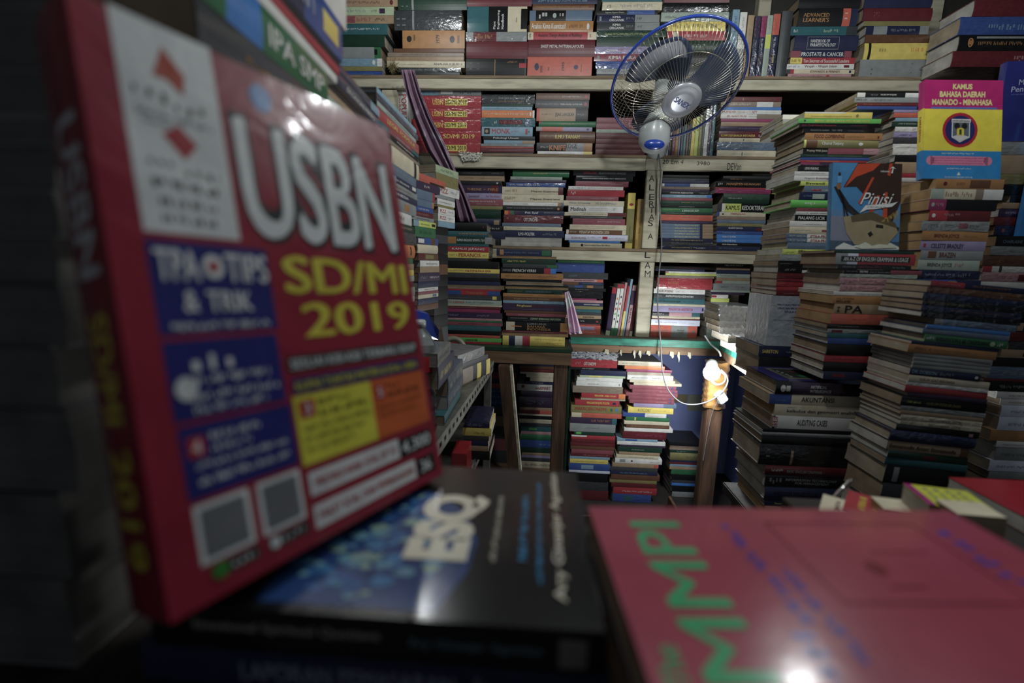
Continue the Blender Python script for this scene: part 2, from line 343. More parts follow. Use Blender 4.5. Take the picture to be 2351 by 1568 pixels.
stack('the top-shelf stack just left of the fan', gA, YB, 'top', """
-4 1382 1520 tl||-
4 1383 1520 cr p||~ .08-.16 bk;~ .3-.85 gy .25-.85
23 1370 1510 nb|0-.5 nb,.5-.95 bl,.95-1 nb|Agama-Agama Dunia .14-.45 sg .25-.75;~ .53-.75 lb
33 1371 1514 nv g|0-.61 nv,.61-1 gy|KIMIA .25-.38 wh .55-.85;ORGANIK .2-.44 wh .14-.45;~ .47-.6 gy;~ .65-.73 nv;# .04-.07 gy .2-.8
50 1371 1514 dg g|0-.61 dg,.61-1 gy|KIMIA .25-.38 wh .55-.85;ORGANIK .2-.44 wh .14-.45;~ .47-.6 gy;~ .65-.73 dg
68 1370 1530 dn p||~ .12-.9 yl .3-.6
83 1370 1512 dn||-
104 1365 1510 la p||Petunjuk .2-.36 wh .25-.7;~ .38-.48 rd
121 1364 1505 rs g||KIMIA FISIKA .24-.69 wh .25-.75;# .05-.09 gy .2-.8
137 1368 1500 bl p||-
154 1370 1490 gy t||~ .1-.9 dg
166 1370 1490 dg||-
175""")
stack('the top-shelf stack behind the fan', gA, YB, 'top', """
-10 1525 1675 dr h||-
6 1522 1673 nb hp||-
27 1518 1673 sg p||~ .05-.9 bk .3-.6
48 1533 1665 ye||~ .05-.9 bk .2-.85
70 1532 1665 rd||~ .3-.7 wh;# .1-.2 cr .05-.95
91 1530 1660 dn h||~ .1-.7 sg
116 1525 1665 nb h||-
146 1528 1662 dg h||-
176""")
stack("the top-shelf stack with the learner's dictionary", gA, YB, 'top', """
-8 1835 1975 nb h||-
18 1833 1968 nb h|0-.75 nb,.75-.88 co,.88-1 nv|ADVANCED .08-.52 go .5-.72;LEARNER'S .08-.52 go .22-.45;~ .78-.85 wh .3-.8
58 1815 1968 tl g|0-.84 tl,.84-1 dg|~ .05-.12 wh;~ .5-.72 lg
78 1824 1970 nv h||HANDBOOK OF .25-.55 wh .5-.72;PARAPSYCHOLOGY .25-.65 wh .25-.46;# .2-.7 gy .88-.91;# .2-.7 gy .08-.11;# .2-.205 gy .1-.9;# .695-.7 gy .1-.9
112 1815 1956 nv|0-.17 rs,.17-.88 nv,.88-1 rs|PROSTATE & CANCER .18-.87 wh .18-.78
127 1815 1964 rd|0-.18 ye,.18-1 rd|Ten Secrets of Successful Leaders .2-.91 wh .2-.75;~ .02-.16 nb .2-.8
141 1806 1961 wh||Wajah - Wajah Islam .27-.75 dr .2-.8;~ .02-.2 bl;# .85-.93 dr .3-.75
153 1806 1963 cr|0-.06 dg,.06-.11 rd,.11-1 cr|EDWARDS & PENNEY .35-.79 dr .25-.75!;# .92-.95 nv .2-.8
163 1809 1955 pk t||INTRODUCTION TO MICROPROCESSORS .06-.55 dr .35-.65;o .6-.66 rd .2-.8
174""")
stack('the top-shelf stack with the yellow volume', gA, YB, 'top', """
-14 1985 2140 nv h||-
14 1982 2140 dr h||~ .15-.25 rs
40 1984 2136 ol||-
50 1990 2133 nv g|.0-.12 nv,.12-.34 gy,.34-.86 nv,.86-1 gy|~ .4-.8 gy
67 1988 2135 br hp||-
84 1986 2138 ye h|0-.06 ye,.06-.1 nb,.1-1 ye|~ .7-.9 og .4-.75;~ .22-.34 ol .3-.7
117 1975 2133 gy h||~ .17-.2 bk .1-.8;~ .75-.78 bk .2-.9;~ .88-.94 bk .4-.6
156""")
stack('the dark stack in the top right corner', gA, 1.8, None, """
-2 2235 2420 dr hp||-
38 2203 2420 bl hp||~ .3-.9 lb .2-.6
80 2200 2420 nb hp||o .09-.15 go .2-.8;~ .2-.9 go .3-.6;# .18-.9 gy .75-.9
117 2185 2420 dr hp||~ .6-.9 pk
154""", W=.14)
stack('the second-shelf stack of red exam books', gB, YB, 'mid', """
199 960 1105 lb g|0-.31 lb,.31-1 gy|~ .05-.3 nv .5-.75;~ .07-.3 nv .2-.4;# .36-.55 wh .2-.9;~ .66-.92 bk .1-.9
219 962 1105 rd p||USBN .22-.39 ye .25-.72;# .42-.78 ye .22-.75;SD/MI 2019 .43-.77 nb .3-.68
247 960 1105 rd p||USBN .22-.39 ye .25-.72;# .42-.78 ye .22-.75;SD/MI 2019 .43-.77 nb .3-.68
272 945 1104 rd p||USBN .3-.45 ye .25-.72;# .48-.8 ye .22-.75;SD/MI 2019 .49-.79 nb .3-.68
297 945 1104 rd p||USBN .15-.4 wh .3-.7;SD/MI 2019 .46-.91 ye .3-.7
322 945 1103 rd p||USBN .3-.45 ye .25-.72;# .48-.8 ye .22-.75;SD/MI 2019 .49-.79 nb .3-.68
349""")
stack('the second-shelf stack with the light blue monk book', gB, YB, 'mid', """
217 1106 1228 dg p||Detik-Detik yang Menentukan .32-.82 gy .42-.75;~ .32-.8 go .18-.36
238 1106 1224 dn||-
244 1106 1222 lb||~ .05-.5 nv .3-.6;~ .56-.72 nv;~ .82-.9 rd
252 1106 1227 og|0-.97 og,.97-1 wh|~ .06-.88 cr .3-.7;o .91-.94 wh .2-.8
269 1105 1229 tl p||# .33-.77 dr .25-.75;~ .35-.75 rd .3-.7;~ .24-.3 wh;# .82-.93 bg .1-.9
289 1106 1223 lb||MONK .2-.56 rd .25-.8;# .05-.16 nb .2-.85;o .07-.13 tn .3-.7;~ .58-.73 rd .4-.6;# .86-.9 rd .2-.8;# .91-.94 tl .4-.6
310 1109 1228 nb g||Psikologi Umum .2-.69 wh .2-.8
319 1111 1228 lb||# .75-1 tn .1-.9
327 1104 1226 gy p||-
333 1104 1226 rd||~ .1-.8 ye
337 1104 1226 dr||~ .16-.76 pk .35-.6
346 1108 1224 nb||-
351""")
stack('the second-shelf stack with the soil book', gB, YB, 'mid', """
214 1231 1354 br||~ .03-.45 tn .35-.6;~ .49-.84 wh .35-.6;# .91-.96 rd .3-.7
229 1229 1352 dg||~ .03-.45 gy .35-.6;~ .47-.88 wh .35-.6;# .91-.96 rd .3-.7
248 1232 1350 tn|0-.06 co,.06-.76 tn,.76-1 nb|JEJAK LANGKAH .36-.73 nb .3-.65;~ .1-.33 dr .45-.6;~ .79-.95 gy .4-.6
277 1237 1368 gn h||~ .4-.63 go .25-.75;# 0-.04 rd .6-1
290 1231 1360 co|0-.1 gy,.1-.48 co,.48-1 la|~ .12-.45 rd .3-.7;# .9-.94 nv .3-.7
300 1239 1366 br h||ILMU TANAH .28-.72 ye .35-.68;~ .06-.25 go .45-.7;~ .76-.95 go .45-.6
326 1232 1360 nb|0-.53 nb,.53-.85 gy,.85-1 go|KNIFE .23-.53 og .1-.72;EDGE .53-.73 nb .35-.95 U;~ .07-.22 wh .35-.6
345 1234 1360 wh|0-.84 wh,.84-1 ye|~ .13-.68 bg .3-.65
354""")
stack('the second-shelf set of matching maroon books', gB, YB, 'mid', """
270 1370 1487 rs||~ .03-.2 pk .45-.6;~ .3-.6 pk .45-.6
283 1369 1487 rs||~ .03-.2 pk .45-.6;~ .3-.6 pk .45-.6
297 1369 1487 sg||~ .05-.4 dg
305 1369 1487 dr||~ .3-.6 pk .45-.6
319 1368 1486 dr||~ .03-.2 rs .45-.6;~ .5-.8 pk .45-.6
331 1367 1485 dr||~ .03-.3 rs .45-.6;~ .5-.8 pk .45-.6
343 1367 1485 dr||~ .03-.3 rs .45-.6;~ .5-.8 pk .45-.6
358""")
stack('the second-shelf stack right of the fan', gB, YB, 'mid', """
222 1650 1795 dr||~ .1-.85 go .4-.6;o .38-.4 go .2-.8
234 1655 1793 pb|0-.6 pb,.6-.87 wh,.87-1 pb|~ .05-.5 wh
247 1655 1793 sk||~ .2-.7 nv .3-.6
254 1655 1794 wh||EKSPEDISI .02-.24 rd .3-.8;~ .26-.5 rd;NTT .52-.6 rd .2-.8;~ .62-.95 gy .4-.6
264 1654 1793 wh|0-.6 wh,.6-1 pb|JELAJAH MUSI .1-.43 rd .25-.75;~ .47-.8 gy .4-.6
275 1655 1797 mg||-
283 1655 1797 tn||~ .05-.45 co .3-.7;~ .5-.95 ol .3-.6
293 1653 1797 pu g||~ .3-.7 la .45-.65;o .75-.78 la .2-.8
305 1650 1785 dr g||KOMPOSISI BAHASA INDONESIA .04-.62 ye .15-.5;Lamuddin .68-.95 wh .2-.5
321 1650 1782 cr||o .42-.44 gn .2-.8;~ .25-.8 gy .4-.6
331 1645 1780 bg p||~ .2-.8 gy
351 1645 1780 cr||o .42-.44 gn .2-.8;~ .25-.8 gy .4-.6
368""")
stack('the third-shelf stack behind the hanging cloth', gC, YB, 'low', """
392 1045 1157 nb g||~ .15-.55 gy .4-.6;~ .75-.9 gy .4-.6
404 1050 1158 tn||~ .15-.35 br .3-.7;~ .45-.9 br .4-.6
416 1050 1152 nb||~ .4-.7 dg;o .88-.92 wh .3-.7
426 1055 1152 pu g|0-.75 pu,.75-.92 dr,.92-1 nv|THRONE .18-.52 go .3-.62;OF .57-.62 go .35-.55;FIRE .67-.92 go .3-.62
445 1062 1152 la g||Garwood .15-.42 dr .25-.7;For The Roses .6-.95 rs .3-.65
459 1068 1155 rs||~ .1-.8 wh .5-.8;~ .3-.9 wh .2-.35
475 1072 1154 ol||-
483 1075 1150 dn hg||~ .2-.4 gn
505 1078 1150 nv h||# .78-.95 tn .15-.8
522 1078 1155 nb||~ .5-.9 wh
534 1078 1160 nv||-
552 1075 1150 nb||-
568""")
stack('the third-shelf stack of cream novels', gC, YB, 'low', """
391 1177 1307 gn hg||~ .36-.62 ye .35-.65
406 1172 1291 sg||~ .1-.25 bk;~ .3-.78 bk .4-.6
413 1170 1300 pu||~ .05-.45 wh .3-.5
420 1162 1298 bl p||~ .05-.6 wh .2-.8;~ .76-.95 lb
430 1153 1293 cr|0-.92 cr,.92-1 dr|~ .05-.25 dr .25-.75;Mayon Soetrisno .48-.93 nb .25-.55!
448 1151 1294 cr||~ .05-.25 dr .25-.75;Mayon Soetrisno .47-.94 nb .25-.55!
466 1153 1295 wh|.0-.9 wh,.9-.95 go,.95-1 bg|~ .18-.42 bk .3-.65;~ .7-.85 gy .3-.65
474 1155 1293 nb||SERIBU ALASAN RAKYAT MENCINTAI PAK HARTO .06-.83 gy .4-.62!;o .9-.94 og .2-.7
486 1158 1295 nv g|0-.06 og,.06-.1 rd,.1-.16 gn,.16-.27 pu,.27-1 nv|Pak Syaf .35-.57 wh .2-.8!;~ .67-.92 wh .5-.7
496 1156 1293 dr p||OTONOMI .34-.57 wh .2-.65;~ .06-.1 go .2-.8;~ .2-.3 pk;~ .58-.83 pk .4-.55
515 1153 1288 bg||~ .3-.67 br .25-.75
523 1156 1291 cr||~ .03-.06 bk;~ .23-.6 dg .3-.6;~ .7-.9 gy .4-.6
532 1155 1295 nv g||ILMU-POLITIK .25-.52 wh .25-.7;~ .65-.88 gy
548 1150 1290 gy we||-
569""")
stack('the third-shelf stack with the black narcotics books', gC, YB, 'low', """
387 1317 1459 nb g||NARKOBA .16-.38 rd .25-.6;MUSUH BANGSA-BANGSA .41-.85 gy .25-.52
404 1323 1453 nb g||MASALAH NARKOTIKA DAN OBAT BERBAHAYA .11-.88 wh .4-.62
416 1322 1443 rs||~ .03-.2 pk .4-.6;~ .46-.9 wh .4-.6
428 1305 1431 wh||~ .07-.32 nv;~ .35-.87 rd .25-.7
436 1303 1434 rd g||~ .06-.15 wh .1-.8
451 1300 1420 rs||~ .03-.4 pk .4-.6;~ .46-.92 wh .4-.6
461 1294 1433 cr||Karen Armstrong .1-.44 bg .3-.7!;MUHAMMAD .53-.88 gy .2-.7
473 1305 1431 wh||Madinah .04-.32 nb .2-.8;~ .37-.73 gy .5-.7;~ .37-.73 gy .25-.4;~ .82-.88 gy .2-.8
488 1296 1438 cr|0-.7 cr,.7-1 dr|~ .02-.25 gy;~ .3-.68 bk
496 1310 1430 dg||~ .2-.7 wh .3-.6
502 1315 1435 rs||~ .03-.4 pk .4-.6;~ .47-.92 wh .4-.6
516 1308 1438 cr||~ .05-.22 gy .5-.7;~ .28-.8 dg .5-.7;~ .3-.8 dg .2-.36
528 1300 1437 br|0-.04 cr,.04-.94 br,.94-1 cr|MENATAP INDONESIA 2030 .22-.72 cr .2-.8;~ .06-.18 cr
539 1297 1441 pw g||SOSIOLOGI .1-.34 rs .25-.6;~ .36-.58 bg;# .6-.68 rd .3-.7;~ .7-.95 rs .3-.6
553 1306 1424 sk||-
558 1308 1428 cr||Materi Sosialisasi Empat Pilar MPR RI .28-.77 nb .3-.7;o .21-.26 nb .2-.8
569""")
stack('the third-shelf stack just right of the marked post', gC, YB, 'low', """
402 1521 1628 nb||-
410 1521 1628 dg||~ .3-.8 gy
414 1521 1628 nv||~ .02-.9 la .3-.6
422 1520 1628 bl|0-.05 wh,.05-.6 bl,.6-1 wh|~ .1-.5 lb
429 1520 1629 pb||~ .25-.6 bk
435 1519 1629 pu||~ .3-.8 la
440 1519 1628 nb g||STATISTIK KESEHATAN .18-.66 wh .3-.75;~ .78-.98 gy
448 1519 1634 lb|0-.9 lb,.9-1 sk|~ .05-.25 nv;~ .3-.7 wh .3-.8
455 1518 1636 rs g||~ .1-.8 go .3-.7
462 1517 1636 dn g||~ .03-.35 gy .5-.7;~ .4-.58 ye .5-.75;~ .6-.85 lg .5-.7
473 1517 1636 nb g||~ .35-.65 wh .3-.6
479 1516 1636 gn g||AUTOMOBIL .42-.74 gy .55-.85;LENGKAP .42-.74 wh .15-.5;~ .04-.38 yl .5-.75
489 1516 1636 dn|.0-1 dn|~ .1-.48 wh .4-.7
495 1515 1636 co||~ .4-.75 cr .65-.8;~ .4-.75 cr .2-.4;~ .1-.25 go
509 1516 1636 pu||~ .05-.9 la .3-.6
516 1516 1637 bg g|0-.75 bg,.75-.8 nv,.8-1 tn|~ .27-.72 ye .2-.8
523 1516 1637 bg g|0-.75 bg,.75-.8 nv,.8-1 tn|~ .27-.72 ye .2-.8
530 1516 1637 bg g|0-.75 bg,.75-.8 nv,.8-1 tn|~ .27-.72 ye .2-.8
536 1516 1637 bg g|0-.75 bg,.75-.8 nv,.8-1 tn|~ .27-.72 ye .2-.8
543 1516 1637 bg g|0-.75 bg,.75-.8 nv,.8-1 tn|~ .27-.72 ye .2-.8
550 1518 1637 nv p||~ .2-.8 ye .3-.7
559 1518 1637 dg p||~ .2-.8 gy
567 1518 1637 nv p||~ .2-.6 ye .3-.7;~ .62-.85 wh
577""")
stack('the third-shelf stack with the medical dictionary', gC, YB, 'low', """
403 1660 1770 nb h||~ .15-.4 go .2-.5
416 1643 1768 nb g||MANAJEMEN KEUANGAN .2-.82 go .25-.75;~ .05-.14 wh .2-.8
431 1642 1770 rd||-
434 1642 1770 mg p||~ .1-.85 pu .3-.6
445 1660 1766 dn h||~ .1-.4 wh .45-.6;~ .45-.85 gn .35-.7
468 1647 1760 nb g|0-.09 dg,.09-.15 wh,.15-.48 yl,.48-1 nb|KAMUS .17-.45 nb .25-.78;KEDOKTERAN .5-.98 wh .25-.78
488 1646 1758 cr|0-.05 bl,.05-1 cr|PERPAJAKAN .28-.58 rd .25-.8;o .1-.14 nv .3-.7
498 1646 1758 pb||~ .04-.6 rd .25-.7
506 1646 1758 bg g||~ .25-.5 wh .4-.7
514 1646 1755 ol||~ .2-.7 go
521 1646 1752 nv g||FILSAFAT BAHASA .25-.56 wh .45-.8;# .86-1 dr .1-.7
532 1645 1750 bl||OBSTETRI .12-.42 lb .25-.65;~ .45-.65 lb .3-.55
540 1645 1750 sk||OBSTETRI .12-.42 wh .25-.65;~ .45-.65 lb .3-.55
550 1645 1750 sk||OBSTETRI .12-.42 wh .25-.65;~ .45-.65 lb .3-.55
559 1645 1750 nb||DNA Rekombinan .12-.45 wh .3-.7
567 1640 1745 nv||~ .1-.6 bg
578""")
stack('the corner stack on the brown ledge', gD, 1.74, 'ldesk', """
511 1021 1118 nb h|.0-1 nb|~ .04-.25 dg .5-.6;# .9-.93 dr .4-.6
531 1025 1122 tl h||KAMUS JEPANG .3-.95 go .3-.7
544 1027 1129 sg|0-.2 go,.2-.85 dn,.85-1 gy|RUMUS BIOLOGI SMP/MTs 7,8,9 .22-.84 wh .3-.7
560 1024 1122 tl||-
566 1024 1122 rd g||KAMUS JEPANG .14-.9 wh .25-.75
579 1021 1122 ye g|| PERANCIS .32-.82 rd .2-.8;~ .1-.3 gn .3-.7;~ .86-.96 gn
593 1018 1120 dg||~ .3-.8 br
600 1018 1145 nb||-
617 1017 1147 ye||~ .12-.38 dr .3-.7;MATEMATIKA SMA .4-.85 rd .25-.75
627 1017 1147 dg||-
638 1017 1147 nb||-
646 1015 1148 nv||~ .3-.75 bg .4-.6
655 1013 1158 tn e||~ .3-.9 pb
664 1018 1150 rd||-
668 1020 1148 bl|0-.3 bl,.3-.78 rd,.78-1 bl|THAILAND .4-.7 go .25-.75
678 1012 1150 dg||~ .1-.85 gy .3-.5;# .86-.93 ye .15-.85
689 1010 1152 lb|.0-1 sg|PIDATO 3 BAHASA .05-.4 rd .25-.75;~ .42-.9 nv .25-.7
700 1010 1153 cr||~ .1-.9 dg
704 1010 1150 dr||~ .1-.6 pk
710 1011 1148 mg||~ .3-.6 go .3-.6
718 1010 1153 pu g||~ .1-.3 la;~ .35-.55 bl;~ .6-.8 la
731 1010 1152 pk||~ .3-.9 rd
736 1010 1153 gn||-
740 1010 1153 rs||~ .3-.7 nb
748 1010 1150 tl||~ .1-.8 bg
760 1016 1148 nb||-
769 1022 1148 co||~ .2-.7 dr
776 1030 1152 li||Leisure talk .32-.55 nb .2-.8
785 1030 1150 rd||-
790""", W=.16)
stack('the ledge stack with the French verb book', gD, 1.74, 'ldesk', """
573 1140 1267 nv||Gudang Kamus Bhs. Indonesia .13-.77 bg .3-.65;# .06-.13 go .1-.9;# .82-.98 gn .1-.9
588 1140 1278 pb te||-
594 1152 1277 dn||~ .1-.45 ye .25-.7;~ .5-.75 dr
606 1154 1282 dg g||# .8-.98 gn .1-.8
615 1150 1277 nb g|0-.78 nb,.78-.9 rd,.9-1 sk|OXFORD .03-.19 gy .3-.7!;FRENCH VERBS .21-.64 wh .25-.75
628 1150 1293 go||~ .08-.37 br .3-.7;~ .6-.9 br .35-.65
641 1155 1290 nb||-
647 1162 1293 cr e||-
654 1160 1305 nb||-
658 1160 1305 pb te||-
664 1164 1291 bg|0-1 dn|INTISARI MATEMATIKA SMU-IPS .34-.8 bg .25-.7;~ .05-.28 ol
674 1155 1297 go||~ .2-.95 br .3-.5
682 1155 1297 br||Ringkasan BAHASA INGGRIS .18-.75 tn .2-.75
690 1155 1298 lb p||-
697 1155 1300 pu g||Ringkasan .22-.45 ye .5-.85;BAHASA ARAB .47-.83 dr .45-.8;~ .3-.8 gy .1-.25
713 1158 1300 br||-
719 1162 1300 rs||~ .2-.55 wh .3-.6
726 1165 1297 nb g||CERMAT BERBAHASA INDONESIA .4-.93 lg .45-.8;~ .05-.35 wh .6-.75;~ .28-.75 gy .15-.3
739 1162 1305 br|0-.14 cr,.14-.87 nb,.87-1 go|KAMUS UMUM .34-.64 gy .68-.92;BAHASA .34-.63 go .38-.64;INDONESIA .34-.72 go .06-.34;# .08-.25 og .45-.55
759 1155 1300 dr||~ .1-.8 wh .4-.6
764 1152 1305 pb te||-
771 1154 1297 ye h|0-.1 ye,.1-.2 nv,.2-.32 wh,.32-.44 rd,.44-1 ye|~ .52-.96 go .6-.8;~ .7-.96 go .25-.42
793""", W=.16)
stack('the ledge stack right of the pink cloth', gD, YB, 'desk', """
598 1280 1388 gn||~ .3-.9 lg .4-.65
604 1275 1388 bl p||-
626 1290 1396 dg||~ .15-.35 bg
641 1290 1385 pk|0-.85 pk,.85-1 co|BAHASA INDONESIA .3-.78 nb .3-.7
648 1290 1386 br|0-.4 br,.4-1 nv|EKONOMI MANAJERIAL .5-.95 bg .3-.7
655 1290 1386 dg g||# .3-.5 bl .1-.9;# .6-.75 go .1-.9
662 1290 1391 nb||~ .3-.6 gy
669 1285 1384 nb p||~ .3-.6 pu
686 1290 1370 mg||-
690 1290 1384 pk||~ .2-.7 dr .3-.6
696 1288 1384 nv||EKONOMI MANAJERIAL .55-.93 wh .25-.7
704 1288 1384 ol||-
711 1288 1380 tl||-
718 1288 1380 dg||-
725 1288 1380 tn||BOLA SODOK .55-.83 nb .25-.7
733 1285 1380 nb||~ .5-.6 wh;# .88-.93 rd .3-.6
744 1288 1378 dr||~ .3-.9 pk
748 1288 1378 co p||# .3-.85 la .5-.85;~ .4-.9 wh .2-.35
770""")
stack('the ledge stack left of the wrapped books', gD, YB, 'desk', """
611 1507 1645 nb||~ .3-.9 dr
618 1505 1618 nv||~ .1-.8 wh .5-.8
623 1528 1645 wh||# 0-.06 rd .2-.8;~ .1-.5 gy;~ .6-.95 nb
627 1528 1645 yl||~ .1-.8 ol
632 1512 1640 pb p||~ .1-.8 gy
638 1508 1635 rd hp||~ .2-.4 go .4-.8;~ .3-.7 go .05-.15
663 1501 1619 wh g||HUKUM BISNIS .1-.38 dr .25-.75;~ .42-.62 gy;~ .7-.95 gy .4-.6
674 1501 1619 dg g||ANTROPOLOGI KESEHATAN .23-.77 wh .3-.7;~ .07-.17 gy
685 1500 1618 tl g||teori kesusastraan .04-.53 nb .25-.75;~ .6-.8 nv .25-.6
697 1500 1619 cr||~ .1-.95 dg .3-.6
702 1499 1620 la g||PENGANTAR ARSITEKTUR .3-.76 rd .3-.7;~ .05-.16 gy;# .93-.96 nv .3-.8
716 1497 1607 nb g|.0-.36 nb,.36-.83 pk,.83-1 tl|~ .02-.25 wh .3-.8
725 1497 1607 cr||~ .1-.9 dg
730 1497 1606 dr||~ .05-.4 pk
733 1495 1607 pw g||~ .08-.55 nv .35-.65;~ .57-.88 gy .4-.6
746 1493 1600 co h|0-.45 co,.45-.8 gy,.8-1 co|Michael .57-.72 bk .55-.7!;Cooper .59-.71 bk .38-.52!;~ .05-.4 br .5-.65;# .9-.95 bg .45-.6
773""")
stack('the ledge stack in the right corner', gD, 1.95, 'desk', """
604 1645 1722 nb||MELANCHOLY .25-.8 wh .3-.7
614 1645 1722 tn||-
619 1645 1722 nv||-
628 1645 1722 sg||~ .1-.6 dg
637 1645 1722 tn||-
643 1643 1722 sg||# 0-.2 rd .1-.9
650 1638 1722 gy||~ .2-.4 dg;~ .6-.9 dg
664 1632 1722 sg||-
669 1632 1710 pu||-
675 1634 1672 wh||# 0-.3 rd .2-.8
683 1632 1674 yl||-
692 1630 1672 pk||-
710 1628 1672 nb||-
716 1625 1670 wh g||-
737 1622 1668 wh g||-
747 1622 1668 sg p||-
774""", W=.12)
# under the ledge
stack('the left stack under the brown rail', gE, 1.93, None, """
828 1195 1290 nv||ALKITAB PERJANJIAN BARU .2-.95 gy .4-.75
841 1192 1290 br||-
847 1194 1290 dr||~ .3-.7 co
855 1194 1290 cr||-
860 1208 1290 cr||-
867 1217 1290 cr||-
876 1205 1290 nv||~ .2-.5 wh
883 1187 1268 wh g||medSMART .52-.95 rd .25-.7!;o .12-.22 rd .4-.9
898 1195 1288 pu hp||-
912 1191 1288 pu hp||~ .2-.6 bg
936 1193 1288 tn||-
942 1191 1288 co|0-.5 dr,.5-1 co|-
951 1189 1288 cr||-
955 1192 1288 nb||-
963 1192 1288 cr||~ .5-.9 gy
972 1192 1288 dg||-
980 1196 1288 tl||# .2-.4 li .3-.7
991 1196 1288 pk||-
998 1193 1288 gn h||~ .5-.8 tl
1011 1193 1286 bl g||~ .5-.8 lb .3-.6
1028 1196 1286 dn||-
1040 1198 1286 tn||-
1046 1197 1286 la||-
1052 1197 1286 dg||-
1060 1196 1286 cr||~ .1-.9 dg
1075""", W=.16)
stack('the centre stack under the green rail', gE, 1.93, 'floor', """
825 1308 1417 rd p||OTONOMI .3-.55 wh .25-.65;~ .12-.24 pk;~ .57-.8 pk .4-.55
844 1310 1400 nb||~ .3-.6 wh
850 1333 1438 nv g||-
862 1331 1436 lg||# .2-.5 ye .3-.8
867 1325 1430 wh||~ .2-.5 nb .3-.6
876 1323 1428 wh||~ .25-.5 nb .3-.6;# .93-.96 gy .2-.7
887 1315 1430 pb p||-
903 1335 1436 rd|0-.85 rd,.85-1 og|PENGANTAR .3-.5 ye .3-.7;~ .52-.8 ye
914 1333 1436 tn e||-
919 1320 1422 rd||PENGANTAR ILMU POLITIK .27-.78 ye .3-.7;# .85-.92 nv .3-.7
932 1311 1427 ol g|.0-1 ol|MAKROEKONOMI .08-.7 rd .35-.8;~ .15-.7 lg .1-.2;# .78-.82 gn .3-.7;# .88-.92 sk .3-.7
949 1312 1427 co|0-.2 cr,.2-1 co|-
960 1310 1416 pu|0-.9 pu,.9-1 tl|~ .45-.85 go .3-.8
974 1308 1413 gy g||~ .35-.65 dg .4-.6
993 1318 1410 dn||# .05-.18 li .3-.9
1001 1312 1412 rd||# 0-.35 wh .6-1
1010 1312 1412 dr||~ .1-.8 rs
1018 1310 1412 dr||~ .1-.8 rs
1026 1310 1410 br||-
1034 1312 1408 rs||-
1043 1310 1406 dr||~ .3-.9 pk
1050 1308 1400 lb||-
1056 1308 1396 ye||~ .1-.9 nb .3-.6
1066 1306 1400 bl g||# .3-.6 lb .2-.8
1082 1306 1400 pw||-
1088 1312 1395 nb||-
1108 1312 1396 dg p||-
1128 1314 1396 dr||-
1150""", W=.16)
stack('the stack with the yellow cocktail book', gE, 1.93, 'floor', """
830 1419 1518 cr||~ .1-.6 dg .3-.6
840 1434 1526 og||-
848 1438 1543 mg||-
854 1440 1540 tn e||-
861 1440 1546 wh||~ .1-.45 nb .3-.6;~ .55-.85 nb .3-.6
872 1446 1550 cr||-
878 1455 1565 cr||-
884 1446 1553 rs g||~ .6-.85 pk;# .9-.93 bl .2-.8
893 1452 1556 rs g||~ .6-.85 pk;# .9-.93 bl .2-.8
901 1437 1556 rs g||~ .6-.85 pk;# .9-.93 bl .2-.8
909 1443 1548 rs g||~ .6-.85 pk;# .9-.93 bl .2-.8
917 1445 1548 rs g||~ .6-.85 pk;# .9-.93 bl .2-.8
925 1455 1553 la g|0-.7 la,.7-1 bg|~ .1-.5 pk .3-.7
934 1442 1546 ye g||KOCOK! .22-.5 ol .25-.8;~ .55-.85 ol .4-.6
947 1430 1532 bl|0-.5 bl,.5-.98 wh,.98-1 bl|~ .55-.9 rd .2-.4
956 1437 1537 gn||# .2-.23 ye .1-.9
965 1433 1537 cr||-
973 1438 1537 br||~ .1-.9 tn .3-.7
981 1433 1545 wh||-
989 1430 1530 dr p||~ .3-.9 mg
1006 1417 1510 lb||# .2-.5 bl .2-.8
1012 1417 1528 wh||~ .3-.7 gy
1020 1423 1528 pu||-
1024 1420 1520 dn g||~ .3-.6 sg .3-.6
1036 1421 1515 tn||~ .3-.9 ye .2-.5
1043 1415 1512 cr||~ .3-.9 nb .2-.6
1051 1412 1520 wh||# .1-.22 gy .2-.8;o .34-.38 dr .3-.7;~ .75-.95 rd .2-.5
1062 1406 1512 tn||# .9-1 co .1-.9
1071 1400 1510 dg||-
1080 1402 1510 nv||~ .2-.8 lb
1088 1403 1515 br||-
1100 1400 1508 ol||~ .1-.9 go
1107 1404 1508 dr||-
1117 1408 1508 rd||~ .2-.9 wh .3-.6
1132 1406 1495 bl p||# .3-.5 tl .2-.8
1150""", W=.16)
stack('the shaded stack beside the timber pillar', gE, 2.0, 'floor', """
1016 1536 1614 nb||-
1026 1537 1612 pk e||-
1036 1538 1612 dn||~ .2-.5 sg
1044 1537 1612 ol h||~ .5-.95 dg .3-.7
1064 1538 1611 nv||-
1069 1537 1611 dr||-
1075 1537 1611 lb||-
1081 1536 1610 tn||~ .65-.9 wh .3-.6
1089 1540 1610 gn p||-
1102 1541 1610 nb||-
1117 1541 1608 dg||-
1125 1540 1608 sk||-
1132 1541 1608 nb||-
1148 1541 1607 gy||-
1162""", W=.15)
